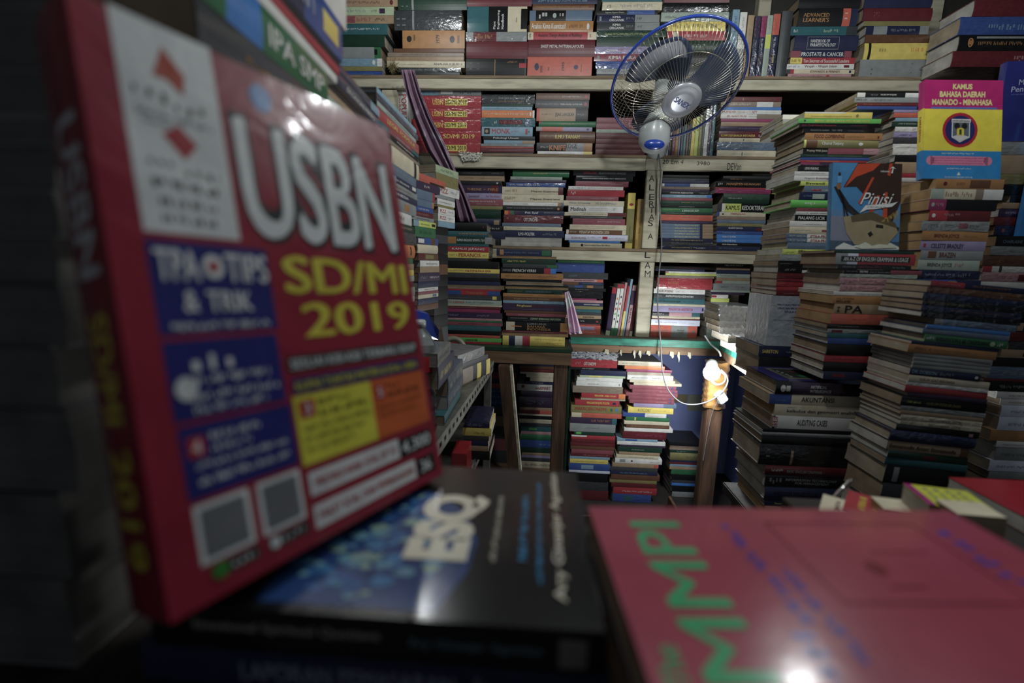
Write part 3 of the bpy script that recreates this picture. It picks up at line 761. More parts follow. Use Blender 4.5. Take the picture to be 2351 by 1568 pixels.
# tall stacks on the right
stack('the tall stack left of the ship book', gR, 1.27, None, """
257 1847 2003 ye||~ .1-.7 ol .2-.45;# 0-.6 wh .8-1;o .76-.8 ol .2-.7
272 1833 2023 li||IBADAH - AKHLAK UNTUK PERGURUAN TINGGI .2-.86 ye .2-.7;# .07-.09 nv .3-.7
283 1835 2023 nb g||Jalan Terjal Menuju Demokrasi .03-.45 rd .25-.7;~ .63-.83 rd .4-.6
293 1845 2008 nb g||PENGANTAR ALJABAR .1-.36 gy .3-.6;~ .4-.56 gy;~ .62-.85 gy .3-.5
305 1849 2025 go||FOOD COMBINING .12-.51 dr .25-.8;~ .54-.77 br .3-.6;# .94-.96 dr .2-.6
321 1845 2017 ol h|0-.03 yl,.03-.18 br,.18-1 ol|Chairul Tanjung .24-.53 wh .25-.75!;~ .57-.66 gy .3-.7;o .73-.79 wh .3-.7
340 1844 2017 dr g|.0-.33 nb,.33-.8 rs,.8-1 pk|Praying With Jesus .05-.32 cr .3-.75;~ .8-.95 dr .4-.6
354 1838 1996 dn g||~ .08-.35 gy .3-.6;~ .4-.9 lg .3-.55
361 1838 1996 bl g||~ .3-.9 lb .6-.8
368 1836 1990 rd||~ .1-.6 ye
373 1838 1985 pu||# .0-.3 mg .3-1;~ .05-.35 wh .1-.3
381 1832 1990 nb p||LENS-MAKING .1-.3 wh .3-.75
394 1824 1985 wh||~ .08-.45 bg .4-.7
403 1823 1985 wh g||Pengantar .15-.3 gy .3-.65;Sosiologi .31-.5 rs .3-.65
416 1838 1985 yl||Siswandi .08-.38 nb .3-.75!
427 1846 1985 bg||~ .12-.25 gy;# .12-.28 rd .2-.5;COMP .3-.42 wh .15-.45
442 1835 1980 nv g||ALTMAN .06-.2 bg .4-.65!;# .21-.4 sg .15-.8
460 1815 1975 li hg||~ .2-.35 wh .25-.8;# .3-.5 lg .45-.55
478 1829 1975 rs p||~ .1-.6 dr .3-.7
486 1828 1970 wh g||~ .02-.2 nv;JANICE VANCLEAVE .22-.6 nv .3-.7!
494 1825 1970 nb g||PIALANG LICIK .05-.48 wh .2-.75
508 1813 1968 wh||~ .2-.48 nb .3-.5
521 1812 1968 cr||~ .08-.32 dg .4-.6;# .48-.6 rs .3-.6
538 1805 1965 bl p|0-.3 bg,.3-1 wh|~ .05-.28 wh;ETIKA PROFESI .35-.68 rd .2-.8
548 1805 1965 bl p|0-.3 bg,.3-1 wh|~ .05-.28 wh;ETIKA PROFESI .35-.68 rd .2-.8
558 1808 1965 bg g||~ .18-.6 lb .4-.65
573 1796 1960 yl p|0-.3 yl,.3-1 yl|STA .22-.33 nb .25-.8;~ .05-.18 ol .3-.5
586 1790 1955 gy p|0-.34 gy,.34-.36 ye,.36-1 gy|~ .1-.32 sg .3-.7
601 1786 1950 nb p||~ .03-.2 gy .4-.6
614 1786 1950 nb p||~ .1-.25 gy;# .34-.45 wh .05-.5
629 1783 1950 dr p||-
643 1782 1950 rd p||# .0-.4 dr .6-.9
660 1782 1950 rd||~ .1-.35 pk .3-.5
670 1782 1948 dr||~ .1-.35 pk .3-.5
681""", W=.15)
stack('the low stack behind the tied books', gR, 1.4, None, """
263 1797 1840 wh||-
274 1797 1838 gy||-
285 1797 1836 wh||-
300""", W=.13)
stack('the stack under the ship book', gR, 1.08, None, """
575 1916 2100 nb|0-1 dn|~ .1-.5 sg .3-.6
582 1918 2102 rd g|0-.15 gy,.15-.28 pw,.28-1 rd|# .07-.93 nb .25-.75;AN A-Z OF ENGLISH GRAMMAR & USAGE .1-.91 wh .3-.68
608 1922 2092 nb g||~ .07-.25 gy;~ .3-.6 rd .25-.75;~ .75-.92 gy
619 1937 2117 nb|0-.6 nb,.6-1 rs|TES PNS .2-.31 wh .25-.75;GURU & TENAGA MEDIS .33-.59 gy .25-.6;~ .03-.18 gy
629 1930 2105 sg p||-
638 1928 2100 pk p||~ .05-.5 rs .4-.8
654 1928 2100 pk p||~ .05-.5 rs .4-.8
670 1914 2090 wh||~ .3-.6 gy
680 1912 2080 go t||~ .05-.3 nb .5-.8;HOLLAND .05-.25 nb .15-.45
699 1915 2080 tn t||PA .15-.4 nb .1-.85;M .04-.08 nb .2-.7 R
722 1907 2075 co gt|.0-1 co|~ .3-.5 rd .4-.6
746 1898 2068 nb g||~ .15-.45 gy .4-.7
757 1900 2068 gy p||# .05-.2 dr .2-.8
767 1898 2065 tl||-
778 1900 2065 bl||-
792 1897 2062 nb h||-
818 1892 2058 rd||~ .1-.4 dr .3-.7
834 1890 2055 nb h||-
855 1890 2055 nv||# .12-.3 dr .3-.7
874""", W=.145)
stack('the lower stack in front of the lamp corner', gR, 1.1, 'plat', """
878 1780 1990 nb hg|0-.18 nb,.18-.72 pu,.72-1 nb|ARTIFICIAL .38-.56 wh .55-.78;INTELLIGENCE .38-.61 wh .22-.45;o .05-.11 wh .2-.75;# .115-.16 wh .25-.7
905 1766 1990 tn|0-.23 bl,.23-1 cr|AKUNTANSI .33-.67 nb .3-.78;~ .06-.18 lb .3-.5
927 1778 1985 cr t||kalkulus dan geometri analitik .14-.93 nb .25-.6;~ .14-.24 bl .7-.85
951 1773 1985 wh g|0-.03 nv,.03-1 wh|AUDITING CASES .27-.6 nb .3-.75;# 0-.055 rd .1-.9;ISE .005-.05 wh .15-.85 R
979 1752 1975 nb h||-
987 1750 1975 gy h||~ .08-.9 dg .3-.7
996 1750 1972 nb h||-
1013 1743 1970 nb hp||~ .07-.14 gy .1-.9;~ .2-.3 dn .1-.9;# .32-.345 tn .05-.75
1058 1757 1970 dr hg||BASIC ENGLISH GRAMMAR .24-.62 gy .3-.6;~ .07-.22 wh .35-.7
1079 1757 1965 nb g||INFORMATION TECHNOLOGY .23-.8 gy .55-.75;FOR MANAGEMENT .34-.72 gy .28-.48;~ .05-.2 gy .15-.85
1104 1757 1960 nv h||METODE PENELITIAN .1-.6 nb .35-.7
1134 1757 1955 nv g||Statistika Deskriptif .12-.36 yl .3-.65
1147 1757 1940 tn t||# .2-.4 wh .4-.9;~ .22-.38 rd
1166""", W=.17)
stack('the far stack behind the dictionary of regional language', gR, 1.31, None, """
213 1968 2110 nb|0-.13 wh,.13-.78 nb,.78-1 wh|HUKUM PAJAK .38-.64 wh .3-.7;~ .22-.34 gy
224 1962 2110 gy||~ .03-.2 nb .2-.8;~ .25-.6 dg
236 1968 2110 dr||~ .1-.7 go
244 1968 2105 bl||-
252 2052 2195 la||~ .3-.5 mg .3-.8
259 2052 2195 co||~ .1-.6 go
270 2056 2195 lb g||-
279 2048 2190 dn||~ .1-.4 wh .4-.7
291 2055 2190 wh p||~ .3-.45 rd
303 2052 2190 la p||~ .1-.3 bl
316 2050 2190 dg p||-
330 2050 2190 wh p||-
340 2050 2190 wh p||-
356 2054 2185 nb||-
372 2054 2185 tn||-
398 2060 2185 rd||-
408 2060 2185 wh||-
418 2060 2180 tn||-
440 2055 2180 nb||-
470 2050 2180 tn||-
510 2045 2175 dg||-
560 2040 2170 br X||-
620 2040 2170 dg X||-
680 2040 2170 br X||-
740 2040 2170 dg X||-
800 2040 2170 dg X||-
850""", W=.14)
stack('the big leaning stack at right', gR, .95, 'plat', """
654 2085 2317 nb g|0-.34 rd,.34-1 nv|~ .08-.3 pk .3-.7;~ .42-.8 go .4-.8
668 2078 2310 br p||-
684 2070 2305 nv p||~ .4-.9 bl .3-.6
700 2070 2305 nb p||~ .05-.5 ol
714 2068 2300 nv p||~ .3-.9 go .4-.6
728 2068 2300 nb p||-
742 2100 2290 nv p|.0-.1 gy,.1-1 bg|~ .55-.9 lb .3-.5
758 2083 2277 sk g||~ .4-.7 yl .3-.5
768 2075 2273 bg||~ .03-.8 gy .2-.75
781 2080 2272 li g|0-1 gn|REFRIGERATION & AIR CONDITIONING .14-.78 nb .2-.75;~ .02-.12 wh .3-.8;o .79-.85 lg .2-.8;~ .88-.95 wh .2-.8
800 2050 2255 nv||-
808 2043 2250 go||~ .07-.26 dr .35-.8;~ .28-.7 br .5-.65
828 2058 2238 gy g||~ .02-.25 dg .3-.5;~ .5-.65 dg .3-.5
837 2057 2238 gy g||~ .02-.25 dg .3-.5;~ .5-.65 dg .3-.5
846 2057 2238 gy g||~ .02-.25 dg .3-.5;~ .5-.65 dg .3-.5
855 2056 2236 gy g||~ .02-.25 dg .3-.5;~ .5-.65 rd .3-.5
864 2052 2215 nb g|.0-1 nv|DR. DOBSON .03-.38 lb .25-.75!;~ .43-.62 gy .2-.8;o .92-.97 wh .3-.7
881 2050 2238 cr||HUKUM ADAT INDONESIA .13-.57 br .3-.7
897 2046 2236 wh p||-
906 2043 2235 rd||~ .2-.7 go .3-.6
921 2050 2235 pu||~ .1-.7 dr
932 2036 2235 nb g||~ .07-.25 yl .3-.6;HUKUM PERBURUHAN .3-.7 ol .3-.6
954 2036 2235 gy p||-
965 2036 2230 tn||-
975 2038 2228 cr p||PENGANTAR ILMU POLITIK .35-.75 dg .2-.6
987 2038 2225 cr p||PENGANTAR ILMU POLITIK .35-.75 dg .2-.6
999 2030 2222 nb g||# .88-.93 pk .1-.6
1014 2016 2215 nv hp||-
1040 2012 2200 br|.0-.9 tn,.9-1 br|Emmanuelle Arsan: Emmanuelle .03-.85 nb .25-.7!
1062 2014 2200 bg g|.0-1 dn|# .45-.6 dr .2-.7
1080 2010 2200 tl||-
1096 2010 2195 nb||# .1-.17 gy .1-.9
1140 2005 2190 dg X||-
1195 2000 2185 nb X||-
1240 1995 2180 dg X||-
1306""", W=.12, tilt=4)
stack('the stack of novels under the regional dictionary', gR, 1.13, 'plat', """
410 2150 2305 go t||~ .3-.45 br .3-.7;# .5-.8 br .1-.9;o .1-.16 dr .3-.7
432 2138 2303 cr t|0-.18 sg,.18-.62 cr,.62-.73 pb,.73-1 wh|~ .2-.58 dr .2-.8
455 2133 2290 mg t|0-.25 mg,.25-1 nb|~ .1-.22 pk;o .03-.08 sg .3-.7
479 2134 2275 dr t|0-.3 rd,.3-1 dr|~ .24-.5 pk .4-.8;o .04-.1 wh .3-.7
502 2117 2272 gy tp||~ .1-.3 pu;~ .35-.85 dg .4-.7;# .55-.68 rs .3-.8
524 2118 2270 go t||BRENDA JOYCE .18-.56 dr .25-.7!;~ .63-.85 ol .4-.6
545 2115 2264 la tg||CELESTE BRADLEY .16-.66 pu .25-.7!;# .04-.08 rd .3-.7
566 2115 2258 gy t||BRAZEN .3-.56 dr .3-.8;# .12-.25 br .2-.9
587 2109 2250 sg t||BRENDA JOYCE .15-.55 dg .25-.7!;~ .6-.75 rd .3-.8
609 2110 2252 nb tp|.0-1 nv|~ .1-.6 la .3-.7;~ .65-.85 gy .2-.8
629 2107 2254 tl tg|0-.6 bl,.6-1 nv|Guhrke .25-.47 wh .2-.6!;# .48-.62 go .2-.85;o .05-.1 rd .3-.6
651 2106 2252 dg X||-
720 2100 2246 nb X||-
800 2092 2240 dg X||-
880 2085 2230 dg X||-
960 2075 2222 nb X||-
1060 2065 2215 dg X||-
1150""", W=.11)
stack('the far right stack of novels', gR, 1.272, None, """
326 2288 2440 gy p||-
356 2285 2440 tn t||-
400 2290 2445 ol p||-
424 2300 2450 nb p||-
447 2320 2470 nb p||-
466 2300 2450 tn t||-
480 2293 2445 pu p||~ .1-.5 la
499 2281 2440 dr tp||-
519 2282 2440 nv tp||o .1-.15 rs .3-.7
542""", W=.11)
stack('the right-edge stack below the bright blue book', gR, 1.245, None, """
542 2286 2440 nb t||CHARLAINE .1-.4 bg .3-.6!
566 2273 2430 gy tp||~ .2-.8 dg .3-.6
587 2258 2420 br tp||~ .3-.9 dr .3-.7
612 2256 2420 wh p|0-.13 rd,.13-.23 wh,.23-.27 dg,.27-1 wh|-
626 2254 2420 pk p||~ .2-.5 mg .3-.7;# .5-.7 dr .1-.8
648 2232 2400 wh||-
663 2235 2400 sg||-
682""", W=.13)
stack('the shaded stack at the right edge', gR, 1.25, 'plat', """
690 2338 2480 nb h||-
736 2336 2480 nv||# 0-.1 tn .1-.9
757 2320 2480 dr p||-
778 2318 2480 dg p||-
795 2300 2470 tn||# .3-.9 nb .2-.6
813 2282 2450 nb||-
832 2270 2440 bg p||~ .2-.8 gy
858 2262 2440 dr||-
864 2262 2440 nb||~ .2-.8 gy
885 2290 2440 wh||~ .2-.5 dg .3-.6
900 2300 2440 wh||~ .15-.5 dg .3-.6
914 2302 2450 pw g||~ .15-.5 dg .3-.6
938 2296 2450 pw g||~ .15-.5 dg .3-.6
968 2278 2440 go||-
991 2292 2440 wh||~ .1-.5 dg .3-.6
1004 2290 2440 gy||~ .1-.5 dg .3-.6
1032 2276 2440 pw g||~ .1-.5 dg .3-.6
1056 2276 2440 gy||-
1072 2266 2440 nb||~ .1-.8 dr
1096 2262 2430 br||-
1115""", W=.15)
# left side: spines turned to the right, away from the shelves
LD = dict(ang=92)
stack('the near left stack of cram books', gL, .54, None, """
-276 560 785 wh g||~ .2-.8 lg
-176 470 775 nv g|0-.6 nv,.6-1 bl|# .78-.95 ye .25-.75;~ .1-.7 wh .25-.75
-52 470 772 nb||-
-28 470 770 rd||-
0 470 768 wh||-
17 470 745 gn g|.12-.35 sk|IPA SMP .4-.95 wh .25-.75
106 460 720 dg g||~ .3-.95 go .35-.6
199""", W=.14, P=(-.24, .54), ang=94)
stack('the left stack with the blue economics books', gL, .60, None, """
174 740 868 nv g|0-.8 nv,.8-1 lb|~ .35-.75 gy .3-.7
197 740 868 nv g||EKONOMI MIKRO .35-.9 wh .25-.6;~ .35-.8 gy .68-.86
226 740 868 nb||~ .2-.9 go .4-.6
238 740 868 nb||~ .2-.9 tn .4-.6
250 740 868 tn||-
264 740 868 sg||-
330 740 868 gy X||-
400 740 868 tn X||-
480 740 868 dg X||-
560 740 868 br X||-
640 740 868 dg X||-
720 740 868 tn X||-
800 740 868 dg X||-
880 740 868 br X||-
960 740 868 dg X||-
1040 740 868 dg X||-
1131""", W=.14, P=(-.27, .76), ang=94)
stack('the left stack with the red legal book', gL, .86, None, """
248 866 955 lb||~ .2-.8 wh
261 866 958 nv p||~ .85-.93 wh .2-.8
275 866 955 sg||~ .2-.8 bk
288 866 960 rd g||LEGAL FORMULIR .2-.88 ye .3-.7
312 866 960 tl|0-.25 tl,.25-.8 rs,.8-1 tl|~ .4-.75 wh
323 868 960 nb||MANAJEMEN .4-.85 wh .3-.7
334 868 958 pb t||-
344 868 960 cr|0-.2 cr,.2-.28 nb,.28-.85 cr,.85-.92 nb,.92-1 cr|-
382 870 955 bg||~ .2-.8 sg
406 872 955 nv|0-.4 lb,.4-1 nv|Teori Akuntansi .3-.75 wh .3-.65;# .85-.97 wh .2-.8
423 874 958 gy||~ .3-.8 pb
440 876 958 nv||INDONESIA .1-.7 wh .35-.75
456 878 955 gy||# .6-.75 go .2-.8
483 880 945 wh||~ .2-.7 bk
511 882 950 dn||~ .4-.9 cr
530 884 955 dg p||-
560 888 950 og h||# .8-.85 nb .2-.9
592 890 948 gn||~ .3-.7 wh
606 890 950 tn||-
621 890 950 ye||# .6-.75 wh .2-.8
636 892 950 sg||-
650 892 950 dg||-
664 894 952 sg||~ .2-.7 dn
686 896 952 wh||# .6-.7 nb .1-.9
702 896 945 tn||-
730 896 945 nv X||-
780 896 945 dg X||-
840 896 945 dg X||-
890 896 945 dg X||-
940""", W=.13, P=(-.283, 1.055), ang=90)
stack('the left stack with the green book', gL, 1.08, None, """
404 946 1022 co p||# .5-.95 nb .02-.3
420 946 1010 pu||~ .4-.6 wh
436 944 998 bl|.0-.12 gy,.12-.9 bg,.9-1 rd|-
458 946 996 bg||# .9-1 go .1-.9
474 944 994 bl||~ .3-.8 wh
486 944 994 dr||~ .2-.8 pk
498 944 996 gy||~ .2-.8 nb
508 950 1000 yl|0-.22 lb,.22-1 yl|~ .3-.7 nb .3-.6;# .8-.97 nb .25-.75
522 952 1000 gn||~ .2-.8 dn
546 958 1006 bl|0-.3 nv,.3-.65 bl,.65-.85 br,.85-1 bl|# .03-.3 wh .2-.8
562 958 1004 cr h||-
582 960 1006 br|0-.3 dr,.3-1 br|# .35-.75 ol .2-.8
598 964 1008 wh||~ .3-.9 nb .3-.6
612 964 1008 tn||-
626 960 1010 pu g||~ .1-.4 gy;~ .5-.95 wh .3-.6
646 960 1006 nv||~ .2-.8 bg
660 960 1006 wh||~ .3-.8 rd
668 960 1006 rs||-
675 960 1006 cr||# .7-.9 bg .1-.9
684 960 1006 nv||~ .2-.8 bg
698 958 1006 br||-
712""", W=.14, P=(-.285, 1.27), ang=75)
stack('the small stack of white film-wrapped books', gL, 1.5, 'met', """
386 1000 1052 lg p||~ .2-.8 gn
404 1000 1052 ol p||-
432 1004 1054 wh p||FIZZ .1-.45 rd .25-.75;~ .6-.9 bg
452 996 1044 gy||-
462 1004 1044 wh||~ .1-.8 nb .3-.6
476 1004 1042 ol||-
482 1006 1044 wh||FIZZ .1-.45 rd .25-.75;~ .6-.9 bg
498 1006 1044 wh||FIZZ .1-.45 rd .25-.75;~ .6-.9 bg
514 1006 1044 lb||-
526 996 1028 nb k||-
545 996 1028 dg k||-
566 996 1028 nb k||-
590 996 1028 nb k||-
615 996 1028 br k||-
640 996 1028 nb k||-
668 996 1028 nb k||-
700 996 1028 nb k||-
735 996 1028 nb k||-
765 996 1028 dg kX||-
820 1000 1040 dg X||-
870""", W=.14, P=(-.29, 1.5), ang=70)  # rows below the white books coloured near-black for the shade of the gap

stack('the grey stack at the left edge', gL, .24, 'table', """
-45 -700 118 gy ek||-
30 -700 100 dg ek||-
176 -700 120 gy ek||-
292 -700 128 gy ek||-
362 -700 120 dg ek||-
470 -700 135 gy ek||-
585 -700 130 dg ek||-
700 -700 150 dg ek||-
850 -700 130 dg ek||-
1000 -700 170 dg ek||-
1200 -700 160 nb ek||-
1400 -700 170 nb ek||-
1611""", W=.13)  # dark page colour stands in for the shade on this unlit stack
stack('the metal-rack stack beside the bottle', gL, 1.12, 'met', """
798 1004 1034 gy p||~ .1-.9 bg
826 1006 1042 nv g||~ .1-.8 ye
853 1028 1062 bg p||~ .1-.9 wh .2-.8
897 1028 1062 bg p||~ .1-.9 wh .2-.8
940 1020 1056 tl||-
962""", W=.13, P=(-.2, 1.17), ang=90)
stack('the metal-rack stack below the tape roll', gL, 1.3, 'met', """
806 1050 1112 gy p||-
836 1058 1120 dg||-
852 1062 1124 pb|0-.35 pb,.35-.5 nb,.5-.65 ye,.65-.85 nb,.85-1 ye|-
905""", W=.13, P=(-.165, 1.43), ang=70)
stack('the lower metal-rack stack', gL, 1.3, 'met2', """
968 1066 1124 nv p||~ .1-.7 lb
990 1062 1128 ye||~ .4-.8 bk .2-.6
1018 1066 1122 dg||-
1034 1064 1120 nv||-
1052 1064 1120 tn||-
1070 1064 1124 nb||-
1100""", W=.15)
stack('the narrow stack behind the dark leg', gE, 1.97, 'floor', """
845 1120 1186 nv||-
856 1120 1186 rd||-
872 1120 1186 nv||-
884 1120 1186 co||-
896 1122 1187 bl||~ .1-.9 lb
910 1122 1187 bl||~ .1-.9 lb
924 1122 1187 bl||~ .1-.9 lb
940 1122 1187 dg||-
965 1122 1187 tn||-
990 1122 1187 dg||-
1020 1122 1187 rs||-
1050 1122 1187 dg||-
1090 1122 1187 nb||-
1150""", W=.14)
stack('the bright film-wrapped pile in the lamp corner', gR, 1.62, 'rdesk', """
702 1655 1735 gy pe||-
722 1650 1735 sg pe||-
740 1656 1738 wh pe||-
755 1660 1740 wh pe||-
770 1672 1760 wh pe||-
790 1690 1765 cr pe||-
812""", W=.15)
stack('the column under the regulations volume', gR, 1.27, 'rdesk', """
796 1742 1900 nv g||SABISTON .05-.28 ye .3-.65!;~ .4-.9 gy .35-.6
817 1740 1900 nb h||-
858""", W=.15)

stack('the second-shelf stack left of the white post', gB, YB, 'mid', """
190 795 872 wh|0-.82 wh,.82-1 gn|~ .3-.75 nb
213 800 868 nb||-
221 795 872 wh||-
228 795 872 br||-
242 795 870 bg||-
262 795 872 dr||-
280 795 872 tn||-
300 795 872 dg||-
325 795 872 nv||-
350""", W=.14)
import re
def P_band(s):
    out = []
    for q in s.split(','):
        a, c = q.strip().split(); u0, u1 = a.split('-'); out.append((float(u0), float(u1), PALL[c]))
    return out
RX = re.compile(r'^\s*(.*?)\s+(\d*\.?\d+)-(\d*\.?\d+)\s+([a-z]{2})(?:\s+(\d*\.?\d+)-(\d*\.?\d+))?(?:\s*([RU]))?\s*(!)?$')
def P_text(s):
    out = []; title = None
    for q in s.split(';'):
        m = RX.match(q)
        if not m: raise ValueError(q)
        t, u0, u1, c, v0, v1, r_, bang = m.groups(); v0 = float(v0 or .27); v1 = float(v1 or .73)
        out.append((t, float(u0), float(u1), v0, v1, PALL[c], {'R': 1, 'U': 0}.get(r_, 0)))
        if not bang and title is None and len(t) > 2 and t[0].isupper(): title = t
    return out, title
ORD = 'topmost second third fourth fifth sixth seventh eighth ninth tenth eleventh twelfth thirteenth fourteenth fifteenth sixteenth seventeenth eighteenth'.split()
ALL = []
for si, S in enumerate(STACKS):
    rows = [l for l in S['txt'].strip().splitlines() if l.strip()]
    ybot = float(rows[-1]); P0 = S['P']; a = R(S['ang']); items = []
    for l in rows[:-1]:
        f = [x.strip() for x in l.split('|')]; h = f[0].split()
        items.append(dict(y=float(h[0]), x0=float(h[1]), x1=float(h[2]), col=h[3], fl=''.join(h[4:]), b=f[1] if len(f) > 1 and f[1] and f[1] != '-' else None, t=f[2] if len(f) > 2 else None))
    xd = Vector((math.cos(a), math.sin(a), 0)) if not S['ang'] else Vector((math.sin(R(90-S['ang'])), math.cos(R(90-S['ang'])), 0))
    yd = Vector((-xd.y, xd.x, 0)); n = yd
    xm = sum((i['x0']+i['x1'])/2 for i in items)/len(items)
    P = Vector((P0[0], P0[1], 0)) if P0 else Vector((0, S['Y'], 0))
    tl_ = math.tan(R(S['tilt']))
    ys = [i['y'] for i in items]+[ybot]
    if P0: zs = [atp((i['x0']+i['x1'])/2, y, P, n).z for i, y in zip(items+[items[-1]], ys)]
    else: zs = [atp(xm, y, P, n).z for y in ys]
    for k in range(1, len(zs)): zs[k] = min(zs[k], zs[k-1]-.003)
    if S['base']:
        zb = SH[S['base']]+.0004; kk = (zs[0]-zb)/(zs[0]-zs[-1]); zs = [zb+(z-zs[-1])*kk for z in zs]
    # common centre of the stack, for its lean
    cen = atp(xm, ybot, P, n); base_z = zs[-1]
    for k, it in enumerate(items):
        ym = (ys[k]+ys[k+1])/2
        A = atp(it['x0'], ym, P, n); B_ = atp(it['x1'], ym, P, n)
        L = (B_-A).dot(xd); T = zs[k]-zs[k+1]-.0006
        org = Vector((A.x, A.y, zs[k+1]+.0002))
        rng = random.Random(si*100+k)
        it.update(L=L, T=T, org=org, xd=xd, yd=yd, area=(it['x1']-it['x0'])*(ys[k+1]-ys[k]) if it['x0'] < 2351 else 0, si=si, k=k, n=sum('X' not in q['fl'] for q in items), W=S['W']*rng.uniform(.93, 1.04), title=None, rng=rng)
        if it['x1'] > 2351: it['area'] = (2351-it['x0'])*(ys[k+1]-ys[k])
        if 'X' in it['fl']: it['area'] = 0
        it['texts'] = []
        if it['t'] and it['t'] != '-':
            it['texts'], it['title'] = P_text(it['t'])
        ALL.append(it)
    S['items'] = items; S['cen'] = cen; S['zs'] = zs
rank = sorted(ALL, key=lambda i: -i['area'])
KEEP = 318
keep = set(id(i) for i in rank[:KEEP])
titles = {}
for i in ALL:
    if i['title']: titles.setdefault(i['title'], []).append(i)
def cname(c): return PAL[c][0]
def desc(i):
    T = i['T']; s = 'thick ' if T > .028 else 'thin ' if T < .011 else ''
    if 'p' in i['fl']: s += 'film-wrapped '
    nm = cname(i['col'])
    if i['b']:
        cs = []
        for q in i['b'].split(','):
            a, c = q.split(); u0, u1 = map(float, a.split('-'))
            if u1-u0 > .15 and c != i['col']: cs.append((u1-u0, cname(c)))
        if cs and max(cs)[1] != nm and max(cs)[0] < .8: nm += ' and '+max(cs)[1]
        elif cs and max(cs)[0] >= .8: nm = max(cs)[1]
    return s+nm
def make_label(i):
    S = STACKS[i['si']]; loc = S['loc']; k, n = i['k'], i['n']
    pos = ORD[k]+' from the top' if k and k < n/2 else 'topmost' if k == 0 else ('bottom' if k == n-1 else ORD[n-1-k]+' from the bottom')
    if i['title'] and len(titles[i['title']]) == 1: lab = f"{desc(i)} book lettered {i['title']} in {loc}"
    else: lab = f"{desc(i)} book, {pos} in {loc}"
    if len(lab.split()) > 16 and i['title'] and len(titles[i['title']]) == 1: lab = f"{desc(i)} book lettered {i['title']}"
    if len(lab.split()) > 16: lab = lab.replace('film-wrapped ', '').replace('thick ', '').replace('thin ', '')
    if len(lab.split()) > 16: lab = lab.replace(' from the ', ' from ')
    if len(lab.split()) > 16: lab = lab.replace(' and '+lab.split(' and ')[1].split()[0], '', 1) if ' and ' in lab else lab
    lw = lab.split()
    if len(lw) > 16: lab = lab.replace(' from the ', ' from ')
    return lab
def auto_marks(i):
    if i['t'] is None: return [('~', .12, .75, .35, .62, tuple(.5*c+.12 for c in PALL['gy']), 0)]
    return []
def book_matrix(i):
    S = STACKS[i['si']]; m = frame(i['org'], i['xd'], i['yd'], Vector((0, 0, 1)))
    if S['tilt']:
        c = Vector((i['org'].x, i['org'].y, i['org'].z)); mid = S['cen'].copy(); mid.z = S['zs'][-1]
        ax = i['yd']; m = Matrix.Translation(mid) @ Matrix.Rotation(R(S['tilt']), 4, ax) @ Matrix.Translation(-mid) @ m
    j = i['rng'].uniform(-.5, .5)
    return m @ Matrix.Translation((i['L']/2, 0, 0)) @ Matrix.Rotation(R(j), 4, 'Z') @ Matrix.Translation((-i['L']/2, 0, 0))
def TOPART(i):
    if i['title'] != 'ARTIFICIAL': return ()
    W, L = i['W'], i['L']; q = lambda h: mute(lin(h))
    return [('r', 1, .01, W-.005, 0, L*.96, q('2a2470')), ('r', 2, .03, W-.02, .03, L*.8, q('6a6658')), ('r', 3, .045, W-.03, .04, L*.74, q('26302c')),
            ('p', 4, [(.05, .06), (.08, .09), (.07, .13), (.05, .12)], q('1f7a48')), ('p', 4, [(.09, .05), (.12, .06), (.115, .14), (.1, .1)], q('8a2f38')), ('m', 4, .05, .12, .145, .155, q('b0b0a8'))]
rest_c = {}; rest_p = MB()
for i in ALL:
    if i['L'] < .01 or i['T'] < .0008: i['T'] = max(i['T'], .0012)
    bands = P_band(i['b']) if i['b'] and not i['b'].startswith('.') else None
    if i['b'] and i['b'].startswith('.'): bands = P_band(i['b'])
    sp = spec(i['L'], i['W'], i['T'], i['col'], i['fl'], bands, i['texts'] or auto_marks(i), seed=i['si']*50+i['k'], art=TOPART(i))
    m = book_matrix(i)
    if 'e' in i['fl']:                       # fore-edge towards the viewer: turn the book round about its own middle
        m = m @ Matrix.Translation((i['L']/2, i['W']/2, 0)) @ Matrix.Rotation(math.pi, 4, 'Z') @ Matrix.Translation((-i['L']/2, -i['W']/2, 0))
        sp.texts = []
    if id(i) in keep:
        place_book(sp, m, make_label(i), STACKS[i['si']]['group'])
    else:
        c, pg = make_book_parts(sp); key = 'p' in i['fl']
        for src, mi in ((c, 1 if 'p' in i['fl'] else 0), (pg, 2)):
            vv = [m @ Vector(v) for v in src.v]; nb = len(rest_p.v); rest_p.v += [tuple(v) for v in vv]
            rest_p.f += [tuple(q+nb for q in f) for f in src.f]; rest_p.c += src.c; rest_p.m += [mi]*len(src.f); rest_p.sm += src.sm
o = rest_p.build('books', [M['cover'], M['wrap'], M['page']])
tag(o, 'thin and partly covered books filling in between the larger ones in every stack', 'books', kind='stuff')

# ---------------------------------------------------------------- books standing on end
def standing(x0, x1, ytop, base, col, fl='', bands=None, texts=None, lean=0, Y=YB, W=.15, label='', group=None, ybot=None):
    zb = SH[base] if isinstance(base, str) else base
    A = aty(x0, (ytop+(ybot or ytop+150))/2, Y); B_ = aty(x1, (ytop+(ybot or ytop+150))/2, Y)
    top = aty((x0+x1)/2, ytop, Y).z; T = B_.x-A.x-.0006; L = top-zb
    tx, _ = P_text(texts) if texts else ([], None)
    sp = spec(L, W, T, col, fl, P_band(bands) if bands else None, tx, seed=int(x0))
    m = frame(Vector((A.x, Y, zb+L)), Vector((0, 0, -1)), Vector((0, 1, 0)), Vector((1, 0, 0)))
    if lean:
        piv = Vector((A.x+(T if lean > 0 else 0), Y, zb)); m = Matrix.Translation(piv) @ Matrix.Rotation(R(lean), 4, 'Y') @ Matrix.Translation(-piv) @ m
    return place_book(sp, m, label, group)
